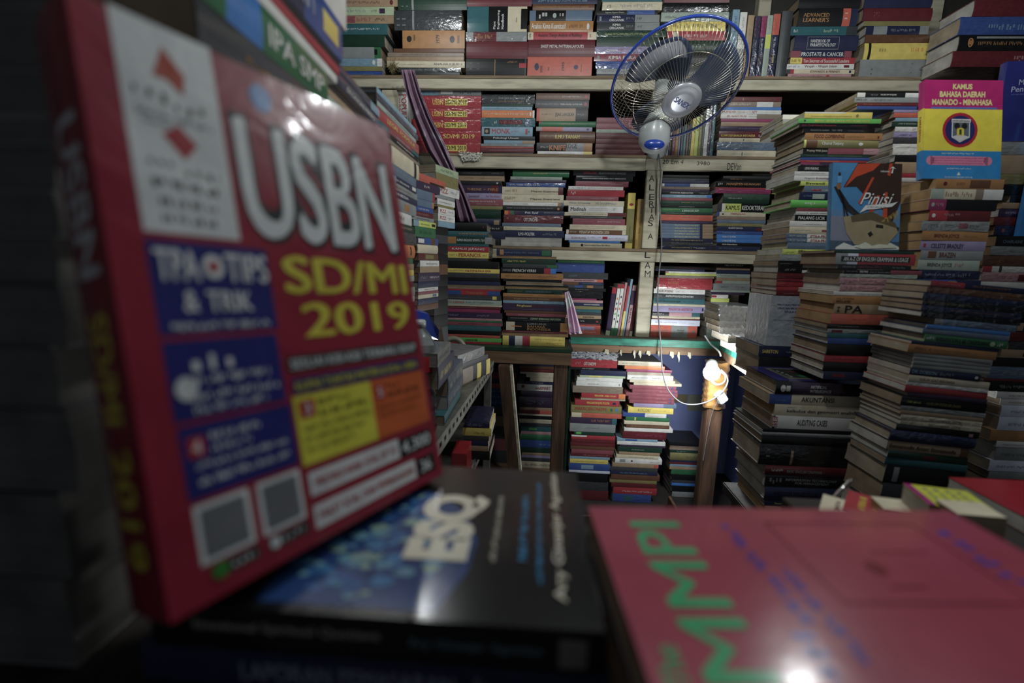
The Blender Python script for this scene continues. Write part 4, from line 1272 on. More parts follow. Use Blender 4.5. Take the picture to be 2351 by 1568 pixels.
gs = 'books standing upright on the shelves'
SB = [
 (1676,1692,22,'top','lb','p',None,'~ .1-.5 nv',0,'light blue film-wrapped book standing at the fan rim, leftmost upright of the top shelf'),
 (1693,1709,28,'top','wh','g','0-.55 wh,.55-1 gy','~ .08-.4 gy',0,'white upright book between the light blue one and the tan one, top shelf'),
 (1711,1725,35,'top','tn','','','~ .2-.7 ol',0,'tan upright book right of the white one on the top shelf'),
 (1727,1741,37,'top','pu','p','0-.33 pu,.33-.95 nv,.95-1 pu','~ .38-.55 gy;~ .62-.8 wh',0,'purple and navy upright book, first of the banded set beside the fan'),
 (1742,1754,37,'top','dr','p','0-.33 mg,.33-.95 nv,.95-1 mg','~ .36-.55 wh;~ .62-.8 go',0,'magenta and navy upright book, second of the banded set beside the fan'),
 (1755,1768,35,'top','sg','g','0-.3 sg,.3-.52 yl,.52-1 sg','~ .05-.2 gy',0,'pale upright book with a lime patch, third of the banded set beside the fan'),
 (1769,1785,32,'top','co','p','0-.32 co,.32-.95 nv,.95-1 co','~ .36-.55 wh;~ .62-.8 ye',0,'coral and navy upright book, last of the banded set beside the fan'),
 (1788,1813,26,'top','dg','h',None,None,0,'dark green-grey hardbound volume upright at the end of the banded set'),
 (914,938,205,'mid','wh','g','0-1 wh','POPULER .08-.55 rd .35-.85;Ensiklopedi .08-.55 rd .08-.3;Seri .62-.78 nb .3-.6',0,'white upright encyclopaedia with red lettering beside the left post'),
 (1438,1455,443,'low','ye','g','0-.28 ye,.28-.9 ol,.9-1 ye','o .18-.23 rd .2-.8;~ .6-.85 nb .4-.6',0,'yellow and olive upright picture book on the third shelf'),
 (1460,1476,457,'low','ye','g','0-1 gd','~ .05-.15 rd .3-.7;~ .15-.3 bl .3-.7;~ .45-.7 rd .3-.7',0,'golden upright picture book next to the marked post'),
]
ux = 1527
for k, (wd, c, yt, fl) in enumerate([(6,'pw',296,'p'),(6,'pu',296,'p'),(9,'dr',300,''),(7,'go',288,'g'),(5,'bg',284,''),(6,'nv',290,''),(7,'tl',286,''),(5,'br',288,''),(7,'nb',284,''),(8,'ye',272,'g'),(9,'yl',268,'g'),(8,'ol',264,'g'),(6,'dn',258,''),(9,'wh',250,'p'),(8,'pu',240,'p'),(8,'tl',236,'p')]):
    nm = ['leftmost','second','third','fourth','fifth','sixth','seventh','eighth','ninth','tenth','eleventh','twelfth','thirteenth','fourteenth','fifteenth','rightmost'][k]
    SB.append((ux, ux+wd-.6, yt, 'mid', c, fl, None, '~ .2-.8 wh .3-.7', 0, f"{PAL[c][0]} upright book, {nm} of the slim row below the fan")); ux += wd
for (x0,x1,yt,c,fl,bd,tx,ln,lb_) in [
 (1392,1402,660,'pu','g','0-.12 rd,.12-.9 pu,.9-1 lg',None,5,'purple leaning book, leftmost of the leaning row on the ledge'),
 (1404,1411,652,'wh','g','0-.08 rd,.08-.85 wh,.85-1 gn','o .25-.3 og;o .35-.4 tl;o .45-.5 rd;o .55-.6 li;o .65-.7 pu',5,'white leaning book with coloured dots, second of the leaning row'),
 (1412,1419,652,'wh','g','0-.08 rd,.08-.85 wh,.85-1 gn','o .22-.27 pu;o .35-.4 rd;o .45-.5 og;o .58-.63 gn;o .7-.75 pu',5,'white leaning book with coloured dots, third of the leaning row'),
 (1420,1425,648,'pk','',None,'~ .4-.8 nb',5,'slim pink leaning book on the ledge right of the dotted pair'),
 (1426,1431,656,'rd','','0-.5 rd,.5-1 ye','~ .1-.4 go',5,'slim red and yellow leaning book on the ledge'),
 (1432,1437,640,'lb','',None,None,5,'tall slim light blue leaning book on the ledge'),
 (1438,1446,655,'pk','','0-.1 pk,.1-.38 pu,.38-1 pk','KIMIA .45-.75 nb .3-.7',5,'pink and purple leaning book lettered KIMIA on the ledge'),
 (1447,1454,655,'dr','','0-.9 dr,.9-1 cr','~ .25-.5 pk',5,'maroon leaning book near the right end of the leaning row'),
 (1455,1462,664,'dn','',None,None,5,'dark green leaning book, rightmost of the leaning row on the ledge')]:
    SB.append((x0, x1, yt, 'desk', c, fl, bd, tx, ln, lb_))
for (x0,x1,yt,base,c,fl,bd,tx,ln,lb_) in SB:
    standing(x0, x1, yt, base, c, fl, bd or None, tx, ln, label=lb_, group=gs, W=.14)
# ---------------------------------------------------------------- the large books in the foreground, with their printed covers
mm = .001
def C(h): return mute(lin(h), .12)
WH, RD, NV, YE, BK = C('e2e8e8'), C('b81d35'), C('20297a'), C('ddd41c'), C('1c1f22')
def r(u0, u1, v0, v1, c, l=1): return ('r', l, u0*mm, u1*mm, v0*mm, v1*mm, c)
def t(s, u0, u1, v0, v1, c, l=2, b=.02): return ('t', l, s, u0*mm, u1*mm, v0*mm, v1*mm, c, b)
def mk(u0, u1, v0, v1, c, l=2): return ('m', l, u0*mm, u1*mm, v0*mm, v1*mm, c)
def el(u, v, a, b, c, l=2): return ('e', l, u*mm, v*mm, a*mm, b*mm, c)
def qr(u0, u1, v0, v1):                      # the place of a machine code: a plain grey square on its white label
    return [r(u0, u1, v0, v1, WH, 1), r(u0+2.5, u1-2.5, v0+2.5, v1-2.5, C('70767a'), 2)]
# exam book, leaning back on its lower corner
art = [r(15, 61, 182, 291, WH), r(14.5, 75, 131, 178, NV), r(14.5, 73, 88.5, 128, NV), r(15, 74.5, 50, 86, NV),
  ('p', 2, [(u*mm, v*mm) for u, v in ((30, 263), (36, 280), (45, 268), (43, 257), (36, 263))], C('b5442a')),
  mk(20, 37, 249, 255, C('4a5254')), mk(38, 54, 247, 253, C('4a5254')), mk(20, 56, 241, 244, C('7a8284')), mk(22, 40, 237, 239, C('8a9294')),
  ('p', 2, [(u*mm, v*mm) for u, v in ((30, 233), (38, 240), (46, 231), (39, 222))], C('b8323a')),
  mk(22, 35, 215, 219, C('3a4244')), mk(38, 55, 213, 217, C('3a4244')), mk(22, 54, 205, 209.5, C('3a4244')), mk(24, 52, 196, 200, C('3a4244')), mk(24, 50, 187.5, 191.5, C('3a4244')),
  t('USBN', 65.5, 190.5, 182.5, 259.5, C('2b3136'), 2, .065), t('USBN', 67, 189, 185, 257, WH, 3, .03),
  el(88, 273, 7, 8.5, C('3d86c9')),
  t('SD/MI', 84, 193, 152, 176, YE, 2, .03), t('2019', 92, 190, 124, 146, YE, 2, .03),
  t('TPA', 17, 37, 158, 174, WH, 3, .03), el(44, 166, 5.5, 6.5, WH, 3), el(44, 166, 2.6, 3, RD, 4), t('TIPS', 50, 74, 158, 174, WH, 3, .03),
  t('&', 27, 34, 142, 153, WH, 3, .03), t('TRIK', 38, 62, 142, 153, WH, 3, .03), mk(20, 73, 133, 136.5, WH, 3),
  mk(26, 50, 112, 120, WH, 3), mk(22, 66, 105, 109, WH, 3), mk(24, 70, 97, 101, WH, 3), mk(24, 62, 91, 94.5, WH, 3), el(22, 104, 5, 6, WH, 3),
  r(18, 26, 70, 80, C('b8242e'), 3), t('4', 20, 24, 71.5, 78.5, WH, 4), mk(29, 56, 77, 80.5, WH, 3), mk(29, 50, 71, 74, WH, 3), mk(21, 70, 64, 67, WH, 3), mk(21, 70, 56, 59.5, WH, 3),
  r(77, 193, 103.5, 113.5, C('2c3033')), t('SESUAI KISI-KISI TERBARU BSNP', 79, 191, 105.5, 111.5, WH, 3, .02),
  r(78, 192, 90, 100, C('222a70')), t('KUPAS TUNTAS MATERI & SOAL USBN', 80, 189, 92.3, 97.5, YE, 3, .02),
  r(77, 138, 47, 89, C('e2dc14')), r(138.2, 195, 47, 89, C('d8621c')),
  r(80, 91, 75, 86, C('b8242e'), 2), t('3', 83.5, 87.5, 77, 84, WH, 3), mk(94, 118, 81, 85, BK, 2), mk(94, 134, 74, 78, BK, 2), mk(81, 134, 67, 70, C('7b7a2a'), 2), mk(81, 130, 60, 63.5, C('7b7a2a'), 2), mk(81, 118, 54, 57, C('7b7a2a'), 2),
  r(142, 150, 74, 85, C('b8242e'), 2), t('5', 144, 148, 76, 83, WH, 3), mk(153, 168, 81, 85, BK, 2), mk(153, 190, 74, 78, BK, 2), mk(143, 190, 67, 70, C('a0501a'), 2), mk(143, 182, 61, 64, C('a0501a'), 2),
  r(79, 156, 28, 42, WH), t('PREDIKSI BANK SOAL UP TO', 83, 153, 32, 38, C('b8242e'), 2, .02), r(156, 193, 27, 41, BK), t('4.300', 159, 191, 29.5, 38.5, WH, 2, .03),
  r(79, 170, 8, 22, WH), t('PAKET SOAL DAN PEMBAHASAN', 82, 167, 12, 18, C('b8242e'), 2, .02), r(171.5, 193, 7, 21, BK), t('36', 176, 188, 9.5, 18.5, WH, 2, .03)]
art += qr(16, 43, 18, 47) + qr(47.5, 73.5, 18, 47) + [r(20, 44, 9, 16, C('3a3f3c')), el(24, 12.5, 4, 4, C('2c8a30'), 3), mk(30, 42, 11, 14, WH, 3), r(49, 74, 9, 16, C('3a3f3c')), el(53, 12.5, 3, 3, WH, 3), mk(58, 71, 11, 14, WH, 3)]
o0 = Vector((-.1607, .1719, CZ-.1656)); u_ = Vector((.4335, .8995, -.0549)); v_ = Vector((-.187, .1494, .9709)); n_ = u_.cross(v_).normalized(); v_ = n_.cross(u_).normalized(); u_.normalize()
T_ = .038; H_ = .29
org = o0 + v_*H_ - n_*T_
sp = spec(H_, .2, T_, C('9a1c34'), 'q', None, [], art, seed=5, big=True, pcol=(.55, .5, .42))
sp.texts = [('USBN', .18, .44, .22, .8, C('dfe5e4'), 0), ('SD/MI', .5, .68, .25, .75, C('e8dc20'), 0), ('2019', .72, .92, .25, .75, C('e8dc20'), 0), ('~', .06, .2, .3, .4, C('8a3040'), 0)]
place_book(sp, frame(org, -v_, u_, n_), 'large red exam book with big white letters USBN, leaning upright in the foreground', None)

# blue and black book lying under it
z_e = CZ-.183
earth = [('p', 1, [((6 + 128*a)*mm, (86+100*b)*mm) for a, b in ((.0, .02), (.25, -.1), (.5, -.12), (.75, .0), (.95, .25), (1., .55), (.95, .8), (.8, .95), (.5, 1.), (0, 1.))], C('1b3f78'))]
rg = random.Random(3)
for k in range(190):
    uu, vv = rg.uniform(12, 124), rg.uniform(90, 178)
    if ((uu-70)/64)**2+((vv-136)/50)**2 > .92: continue
    cc = rg.choice(['2f74a8', '3d7fb0', '24549a', '1d3a78', '5f93a8', '7f9e90', '163468', '2a5f9a'])
    n_p = 9; ph = rg.uniform(0, 6); ra = rg.uniform(1.5, 8); earth.append(('p', 2+k*.012, [((uu+math.cos(q*6.283/n_p)*ra*rg.uniform(.5, 1.1)*.7)*mm, (vv+math.sin(q*6.283/n_p)*ra*rg.uniform(.6, 1.2))*mm) for q in range(n_p)], C(cc)))
art = earth + [t('ESQ', 47, 126, 71, 119, C('d9d3bd'), 6, .06), mk(49, 129, 60.5, 64, C('c9c4b0'), 6), mk(51, 131, 41.5, 46, C('2b8fc0'), 6), mk(32, 153, 31.5, 34.5, C('2b8fc0'), 6), t('Ary Ginanjar Agustian', 18, 170, 16, 24.5, C('d9d3bd'), 6, .02)]
sp = spec(.24, .177, .026, 'nb', 'g', None, [('Emotional Spiritual Quotient', .1, .52, .45, .72, C('a9a590'), 0), ('Ary Ginanjar Agustian', .58, .87, .38, .62, C('6e8a96'), 0), ('#', .905, .965, .15, .8, C('8a8378'), 0)], art, seed=9, big=True, pcol=(.4, .34, .25))
place_book(sp, frame(Vector((-.2, .203, z_e-.026)), Vector((1, 0, 0)), Vector((0, 1, 0)), Vector((0, 0, 1))), 'black book with earth picture and cream letters ESQ lying under the red exam book', None)
sp = spec(.255, .175, .024, 'nv', '', None, [('LAPORAN PEMASARAN', .22, .68, .22, .7, C('8f95a5'), 0), ('~', .72, .76, .2, .8, C('8f95a5'), 0)], [], seed=12, big=True, pcol=(.42, .3, .18))
place_book(sp, frame(Vector((-.21, .205, z_e-.0505)), Vector((1, 0, 0)), Vector((0, 1, 0)), Vector((0, 0, 1))), 'dark navy book with tan page edges directly beneath the black earth book', None)
sp = spec(.27, .18, .0255, 'nb', '', None, [], [], seed=13, pcol=(.35, .25, .16))
place_book(sp, frame(Vector((-.215, .2, z_e-.0765)), Vector((1, 0, 0)), Vector((0, 1, 0)), Vector((0, 0, 1))), 'black book at the bottom of the foreground stack on the table', None)

# red MMPI book at lower right
a_ = R(4.5); xd = Vector((math.cos(a_), math.sin(a_), 0)); yd = Vector((-xd.y, xd.x, 0))
GN = C('2aa86a'); BL = C('3a3fae'); RK = C('6e1420')
mw = 190                                       # width away from the spine; the far edge is the fore-edge
def ln(u0, v0, u1, v1, w_=.9, c=RK): # thin printed line
    return r(min(u0, u1)-w_/2, max(u0, u1)+w_/2, min(v0, v1)-w_/2, max(v0, v1)+w_/2, c, 2)
art = [t('MMPI', 56, 172, 200, 232, GN, 2, .012), t('The', 54, 75, 238, 249, GN, 2, .02),
       mk(88, 172, 166, 173, BL), mk(66, 128, 155, 161, BL), mk(60, 84, 172, 182, BL), mk(40, 76, 176, 181, BL), mk(116, 166, 28, 38, BL),
       ln(101, 142, 172, 142), ln(101, 44, 172, 44), ln(101, 44, 101, 142), ln(172, 44, 172, 142), el(128, 104, 6, 5, C('7d1822')), mk(112, 124, 78, 108, C('7d1822')), mk(142, 150, 60, 96, C('86202c'))]
sp = spec(.255, .19, .02, C('a23a4e'), 'g', None, [], art, seed=21, big=True, pcol=(.4, .3, .2))
mo = Vector((.040, .2915, CZ-.165)) - yd*.19; mo.z -= .02
place_book(sp, frame(mo, xd, yd, Vector((0, 0, 1))), 'crimson paperback with green letters MMPI lying at lower right', None)
for k, (c, T, dx, lab) in enumerate([('nb', .03, .004, 'black book directly under the crimson MMPI paperback'), ('nv', .028, -.002, 'navy book second beneath the crimson MMPI paperback'), ('br', .0265, .002, 'brown book at the bottom of the pile beneath the MMPI paperback')]):
    zt = CZ-.165-.0205-sum([.0305, .0285, .027][:k])
    sp = spec(.24, .17, T, c, '', None, [], [], seed=30+k, pcol=(.3, .2, .12))
    place_book(sp, frame(Vector((.048+dx, .1, zt-T)), xd, yd, Vector((0, 0, 1))), lab, None)

# ---------------------------------------------------------------- books facing the viewer in the middle distance
def facing(px, py, Y, Wd, H, T, col, art, label, fl='g', yawd=0, leanb=0, texts=(), zb=None, group=None, pcol=None, roll=0, seed=40):
    p = aty(px, py, Y)                        # lower left corner of the front cover
    if zb is not None: p.z = zb
    a = R(yawd); ud = Vector((math.cos(a), math.sin(a), 0)); vd = Vector((0, 0, 1)); nd = ud.cross(vd)
    if leanb: q = Matrix.Rotation(R(leanb), 3, ud); vd = q @ vd; nd = q @ nd
    if roll: q = Matrix.Rotation(R(roll), 3, nd); vd = q @ vd; ud = q @ ud
    sp = spec(H, Wd, T, col, fl, None, texts, art, seed=seed, big=True, pcol=pcol)
    return place_book(sp, frame(p + vd*H - nd*T, -vd, ud, nd), label, group)
def scaled(art, k, ky=None):
    ky = ky or k
    out = []
    for a in art:
        if a[0] == 'p': out.append(('p', a[1], [(u*k, v*ky) for u, v in a[2]], a[3]))
        else:
            s0 = 3 if a[0] == 't' else 2; kk = (k, ky, k, ky) if a[0] == 'e' else (k, k, ky, ky); out.append(a[:s0] + tuple(x*q_ for x, q_ in zip(a[s0:s0+4], kk)) + a[s0+4:])
    return out
def stack_top(loc):
    S = next(s for s in STACKS if s['loc'] == loc); return S['zs'][0]
def stack_bot(loc):
    S = next(s for s in STACKS if s['loc'] == loc); return S['zs'][-1]
# dictionary: magenta, yellow, blue
W_, H_ = 168, 198
MG, YL, SK = C('b5106a'), C('e6d414'), C('1583c4')
art = [r(0, W_, 0, 57, SK, 1), r(0, W_, 57, 141, YL, 1), r(0, W_, 141, H_, MG, 1), r(14, 156, 141.5, 145, C('4a6fc0'), 2),
  t('KAMUS', 60, 102, 181, 192, C('e0d78a'), 2, .04), t('BAHASA DAERAH', 32, 130, 165, 177, C('e0d78a'), 2, .04), t('MANADO - MINAHASA', 16, 146, 149, 161, C('e0d78a'), 2, .04),
  el(78, 99, 38, 35, C('b01a30'), 2), el(78, 99, 32, 29, C('232a66'), 3), ('p', 4, [(u*mm, v*mm) for u, v in ((60, 118), (60, 84), (78, 74), (99, 84), (99, 118))], C('d8d8d0')),
  ('p', 5, [(u*mm, v*mm) for u, v in ((62, 114), (62, 86), (78, 77), (97, 86), (97, 114))], C('5a6670')), r(71, 86, 88, 103, C('e0c820'), 6), r(59, 100, 114, 121, C('d8d8d0'), 6), t('minahasa', 61, 98, 115.5, 119.5, C('20242c'), 7, .02),
  el(71, 107, 6, 6, BK, 6), el(87, 107, 6, 6, BK, 6), r(76, 81, 90, 100, C('1d4a28'), 7), ('p', 6, [(u*mm, v*mm) for u, v in ((62, 86), (78, 90), (97, 86), (90, 80), (78, 77), (68, 80))], C('c9c9c0')),
  mk(40, 110, 50, 53, C('cfd8d0'), 2), r(16, 140, 28, 46, C('d97fa0'), 2), el(16, 37, 9, 9, C('d97fa0'), 2), el(140, 37, 9, 9, C('d97fa0'), 2), mk(20, 136, 41, 43, C('b0307a'), 3), mk(20, 136, 36, 38, C('b0307a'), 3), mk(20, 130, 31, 33, C('b0307a'), 3),
  mk(52, 104, 20, 22.5, C('cfd8d0'), 2), ('p', 2, [(u*mm, v*mm) for u, v in ((74, 8), (78, 15), (82, 8))], C('cfd8d0')), mk(48, 108, 3, 5, C('cfd8d0'), 2)]
KD = facing(2118, 407, 1.14, .172, .226, .017, C('c01070'), scaled(art, 1.024, 1.131), 'magenta, yellow and blue dictionary lettered KAMUS BAHASA DAERAH, standing face out', 'q', yawd=1, leanb=-10,
  texts=[('#', 0, .285, 0, 1, MG, 0), ('#', .285, .71, 0, 1, YL, 0), ('#', .71, 1, 0, 1, SK, 0), ('KAMUS BAHASA', .36, .62, .3, .6, C('b01a30'), 0)], seed=50, zb=stack_top('the stack of novels under the regional dictionary')+.001)
# ship book
W_, H_ = 172, 205
BR, OR = C('3a2620'), C('c2431c')
pp = lambda l, pts, c: ('p', l, [(u*mm, v*mm) for u, v in pts], C(c) if isinstance(c, str) else c)
art = [r(0, W_, 0, H_, C('3f82b4'), 1), r(0, W_, 20, 95, C('4f7fa8'), 1.5), r(0, 70, 22, 80, C('7a7f92'), 2), r(0, W_, 0, 22, C('3d4f66'), 3),
  pp(4, ((28, 148), (62, 205), (172, 205), (172, 118), (150, 60), (130, 95), (92, 120), (60, 150)), BR), pp(5, ((30, 146), (62, 203), (118, 205), (100, 188), (58, 172)), OR),
  pp(5, ((66, 112), (98, 172), (104, 172), (72, 108)), OR), pp(5, ((92, 88), (112, 130), (120, 130), (102, 84)), OR), pp(5, ((126, 60), (132, 138), (138, 138), (140, 60)), OR), pp(5, ((136, 178), (140, 205), (148, 205), (143, 176)), OR),
  pp(6, ((4, 148), (14, 150), (44, 108), (84, 76), (170, 56), (168, 46), (80, 66), (34, 96)), '1f2226'), pp(6, ((16, 140), (20, 140), (64, 30), (58, 30)), '1f2226'), pp(6, ((24, 130), (28, 130), (38, 60), (34, 60)), '23282c'),
  pp(7, ((30, 78), (92, 88), (160, 62), (168, 44), (140, 12), (60, 14), (40, 40)), '9a8d68'), pp(8, ((48, 80), (100, 92), (160, 66), (166, 54), (100, 72), (52, 66)), '5d5136'), pp(9, ((112, 62), (130, 60), (130, 53), (112, 55)), '23201a'),
  pp(9, ((92, 40), (100, 46), (106, 38), (98, 32)), '1f1c18'), pp(4, ((14, 6), (34, 18), (58, 10), (84, 20), (112, 8), (150, 20), (172, 10), (172, 4), (14, 2)), 'cfd4cc'), pp(10, ((60, 8), (88, 20), (104, 12), (120, 16), (160, 14), (166, 8), (80, 4)), 'c9ccb4'),
  el(17, 178, 3.5, 4.5, C('3a2c26'), 6), r(12, 23, 158, 174, C('5a98cc'), 6), el(16, 150, 6, 8, C('8a5a3a'), 7),
  ('t', 11, 'Pinisi', .070, .142, .108, .136, C('d9dcd8'), .0, .18), pp(11, ((70, 88), (84, 106), (110, 108), (150, 112), (164, 116), (150, 104), (110, 98), (88, 96)), 'd9dcd8'), mk(88, 146, 101, 103.5, C('5a5a5a'), 12),
  t('indonesia', 118, 140, 184, 189, C('d9dcd8'), 11, .01), pp(11, ((144, 182), (148, 195), (140, 192), (148, 198), (156, 192), (150, 194), (148, 182)), 'd9dcd8')]
for k in range(14): art.append(pp(10, ((125+k*3, 70+k*2.0-(k % 3)*4), (126+k*3, 72+k*2), (127+k*3, 66+(k % 5)*3)), 'd8b84a'))
facing(1905, 572, 1.12, .158, .202, .014, C('29688f'), scaled(art, .919, .985), 'blue and brown book with a sailing ship cover lettered Pinisi, propped face out', 'q', yawd=2, leanb=-9, seed=51, zb=stack_top('the stack under the ship book')+.001)
# regulations volume
BW = C('a9b2ba')
art = [r(0, 200, 0, 212, BW, 1), t('PERATURAN MENTERI PEKERJAAN', 28, 176, 170, 178, C('26306a'), 2, .03), t('UMUM DAN PERUMAHAN RAKYAT', 32, 172, 156, 164, C('26306a'), 2, .03), t('REPUBLIK INDONESIA', 60, 150, 142, 150, C('26306a'), 2, .03),
  t('NOMOR', 90, 116, 120, 125, C('3a4058'), 2, .02), t('TENTANG STANDAR DAN PEDOMAN', 18, 160, 107, 112.5, C('5a6070'), 2, .01), mk(86, 130, 99, 103, C('5a6070'), 2)]
zk = stack_top('the column under the regulations volume')+.0006; hk = stack_bot('the tall stack left of the ship book')-zk-.001
facing(1757, 796, 1.27, .17, hk, .13, BW, scaled(art, hk/.212), 'white film-wrapped regulations volume standing face out under the maroon books', 'pw', seed=52, pcol=(.5, .5, .5), zb=zk)
# blue method book at the right edge, light blue one beside it
art = [r(0, 150, 0, 210, C('1c2268'), 1), t('Metode', 36, 96, 148, 162, C('9aa0bc'), 2, .01), t('Penulisan', 20, 98, 130, 144, C('9aa0bc'), 2, .01), mk(22, 110, 122, 125, C('5a62a0'), 2)]
facing(2284, 322, 1.29, .17, .187, .02, C('1c2268'), scaled(art, .89), 'navy book with pale serif title standing face out in the top right', 'g', yawd=-4, roll=1.5, seed=53, zb=stack_top('the far right stack of novels')+.004)
art = [r(0, 140, 0, 215, C('2b86cc'), 1), r(16, 22, 60, 130, C('c8b428'), 2), mk(4, 12, 30, 110, C('bcd8e8'), 2), el(9, 195, 3, 3, C('1d3f7a'), 2), r(18, 140, 150, 215, C('b01a4a'), 2)]
facing(2338, 541, 1.252, .18, .285, .012, C('2b86cc'), scaled(art, 1.29, 1.32), 'bright blue book standing face out, cut off by the right edge', 'g', seed=54, zb=stack_top('the right-edge stack below the bright blue book')+.0008)
# ---------------------------------------------------------------- the room
def sbox(name, a, b, m, parent=None, kind=True, bev=0):
    q = MB(); q.box(a, b, bev=bev); o = q.build(name, m, parent)
    return struct(o) if kind else o
sbox('floor', (-1.6, -1.2, -.04), (2.6, 2.6, -.0008), M['floor'])
sbox('ceiling', (-1.6, -1.2, 2.3), (2.6, 2.6, 2.36), M['wallg'])
sbox('wall_left', (-1.66, -1.2, 0), (-1.6, 2.6, 2.3), M['wallg'])
sbox('wall_right', (2.6, -1.2, 0), (2.66, 2.6, 2.3), M['wallg'])
zd0 = SH['desk']
q = MB(); q.box((.17, 2.27, 0), (2.6, 2.32, zd0-.0185)); struct(q.build('wall_back', M['wallb']))
q = MB(); q.box((-1.6, 2.46, 0), (2.6, 2.5, 2.3)); struct(q.build('wall_back_upper', M['wallg']))

# the white painted shelving against the back wall
sh = empty('bookshelf', Matrix.Translation((.4, 1.93, 0))); tag(sh, 'tall white painted wooden bookshelf across the back wall, edges scribbled with marker', 'shelf')
def part(name, a, b, m, parent, bev=.0015):
    q = MB(); o_ = parent.matrix_world.translation; a = Vector(a)-o_; b = Vector(b)-o_; q.box(a, b, bev=bev); return q.build(name, m, parent)
YF = 1.925
for key, xa, xb, bt in (('top', -1.2, 1.66, .037), ('mid', -.9, 1.66, .044), ('low', -.72, 1.66, .040)):
    z = SH[key]; part('shelf_board', (xa, YF+.004, z-.012), (xb, 2.203, z), M['shelf'], sh)
    part('batten', (xa, YF, z-.012-bt), (xb, YF+.022, z-.0125), M['wood'], sh)
    part('plywood_edge', (xa, YF-.001, z-.0115), (xb, YF+.0035, z-.001), M['ply'], sh, bev=0)
for x in (-.72, .90, 1.60): part('post', (x, 2.205, SH['desk']+.001), (x+.05, 2.249, 2.2), M['wood'], sh)
part('post', (-.645, YF+.001, SH['mid']+.001), (-.585, YF+.024, SH['top']-.0545), M['wood'], sh)
part('post', (.421, YF+.001, SH['mid']+.001), (.482, YF+.024, SH['top']-.0545), M['wood'], sh)
part('post', (.421, YF+.001, SH['low']+.001), (.482, YF+.024, SH['mid']-.0565), M['wood'], sh)
part('post', (.421, YF+.001, SH['desk']+.001), (.478, YF+.024, SH['low']-.0525), M['wood'], sh)
part('back_panel', (-1.2, 2.2505, SH['desk']+.001), (1.69, 2.262, 2.2), M['wallg'], sh, bev=0)
# marker writing on the shelf edges, strokes of ink
def ink(name, s, x0, y0, x1, y1, Y, parent, bold=-.005, rot=0):
    v, f = text2d(s, bold, 3); q = MB(); a = aty(x0, y1, Y); b = aty(x1, y0, Y); o_ = parent.matrix_world.translation
    q.mesh([Vector((a.x+(b.x-a.x)*u, Y-1e-5*l_, a.z+(b.z-a.z)*w_))-o_ for u, w_, l_ in v], f); return q.build(name, M['ink'], parent)
for s_, x0, y0, x1, y1 in (('20 Em 4', 1521, 367, 1570, 376), ('3980', 1600, 371, 1630, 379), ('DEVan', 1669, 375, 1703, 390)): ink('marker_writing', s_, x0, y0, x1, y1, YF-.0008, sh)
for ch, y in zip('ALERTASA', (403, 424, 446, 462, 476, 492, 506, 536)): ink('marker_letter', ch, 1490+(0 if y < 500 else -3), y, 1503+(0 if y < 500 else -3), y+13, YF+.0004, sh)
for ch, y in zip('LAM', (578, 602, 622)): ink('marker_letter', ch, 1480, y, 1494, y+14, YF-.0008 if ch == 'L' else YF+.0004, sh)

# counter under the shelves: green and brown rails
ct = empty('counter', Matrix.Translation((.9, 1.9, 0))); tag(ct, 'long wooden counter with chipped green paint under the shelves and around the right corner', 'counter')
zd = SH['desk']
part('counter_top', (.145, 1.885, zd-.018), (1.66, 2.45, zd), M['shelf'], ct)
part('green_rail', (.145, 1.872, zd-.028), (.752, 1.884, zd+.001), M['grn'], ct)
part('timber_rail', (.145, 1.874, zd-.060), (.752, 1.896, zd-.0285), M['brail'], ct)
q = MB(); o_ = ct.matrix_world.translation
def prism(q, pts, z0, z1, o_):
    a = [Vector((x, y, z0))-o_ for x, y in pts]; b = [Vector((x, y, z1))-o_ for x, y in pts]; n = len(pts)
    q.poly(a[::-1]); q.poly(b)
    for i in range(n): q.quad(a[i], a[(i+1) % n], b[(i+1) % n], b[i])
q = MB(); prism(q, [(.772, 1.884), (.735, 1.5), (.715, 1.285), (1.66, 1.285), (1.66, 1.884)], zd-.014, zd+.0025, o_); q.build('counter_return', M['shelf'], ct)
q = MB(); prism(q, [(.752, 1.884), (.715, 1.5), (.695, 1.285), (.713, 1.285), (.733, 1.5), (.770, 1.884)], zd-.028, zd+.001, o_); q.build('green_rail', M['grn'], ct)
q = MB(); prism(q, [(.754, 1.884), (.717, 1.5), (.697, 1.285), (.715, 1.285), (.735, 1.5), (.772, 1.884)], zd-.060, zd-.0285, o_); q.build('timber_rail', M['brail'], ct)
q = MB(); rg = random.Random(8)
for k in range(9):
    x = .30+k*.043+rg.uniform(-.02, .02); w_ = rg.uniform(.005, .015); h = rg.uniform(.006, .032); z = zd-.058
    q = MB(); q.poly([Vector(p)-o_ for p in ((x, 1.8725, z+.012), (x+w_, 1.872, z+.01), (x+w_*1.1, 1.866, z-h*.6), (x+w_*.6, 1.862, z-h), (x+w_*.3, 1.866, z-h*.5), (x-.002, 1.868, z-h*.2))], (1, 1, 1)); ob = q.build('torn_tape', M['wood'], ct); sm = ob.modifiers.new('thickness', 'SOLIDIFY'); sm.thickness = .0008
part('support_panel', (1.0, 1.3, 0), (1.03, 2.4, zd-.062), M['wallb'], ct)
ink('marker_writing', 'GABRIELLA CAROLINE', 1420, 787, 1515, 795, 1.8735, ct)
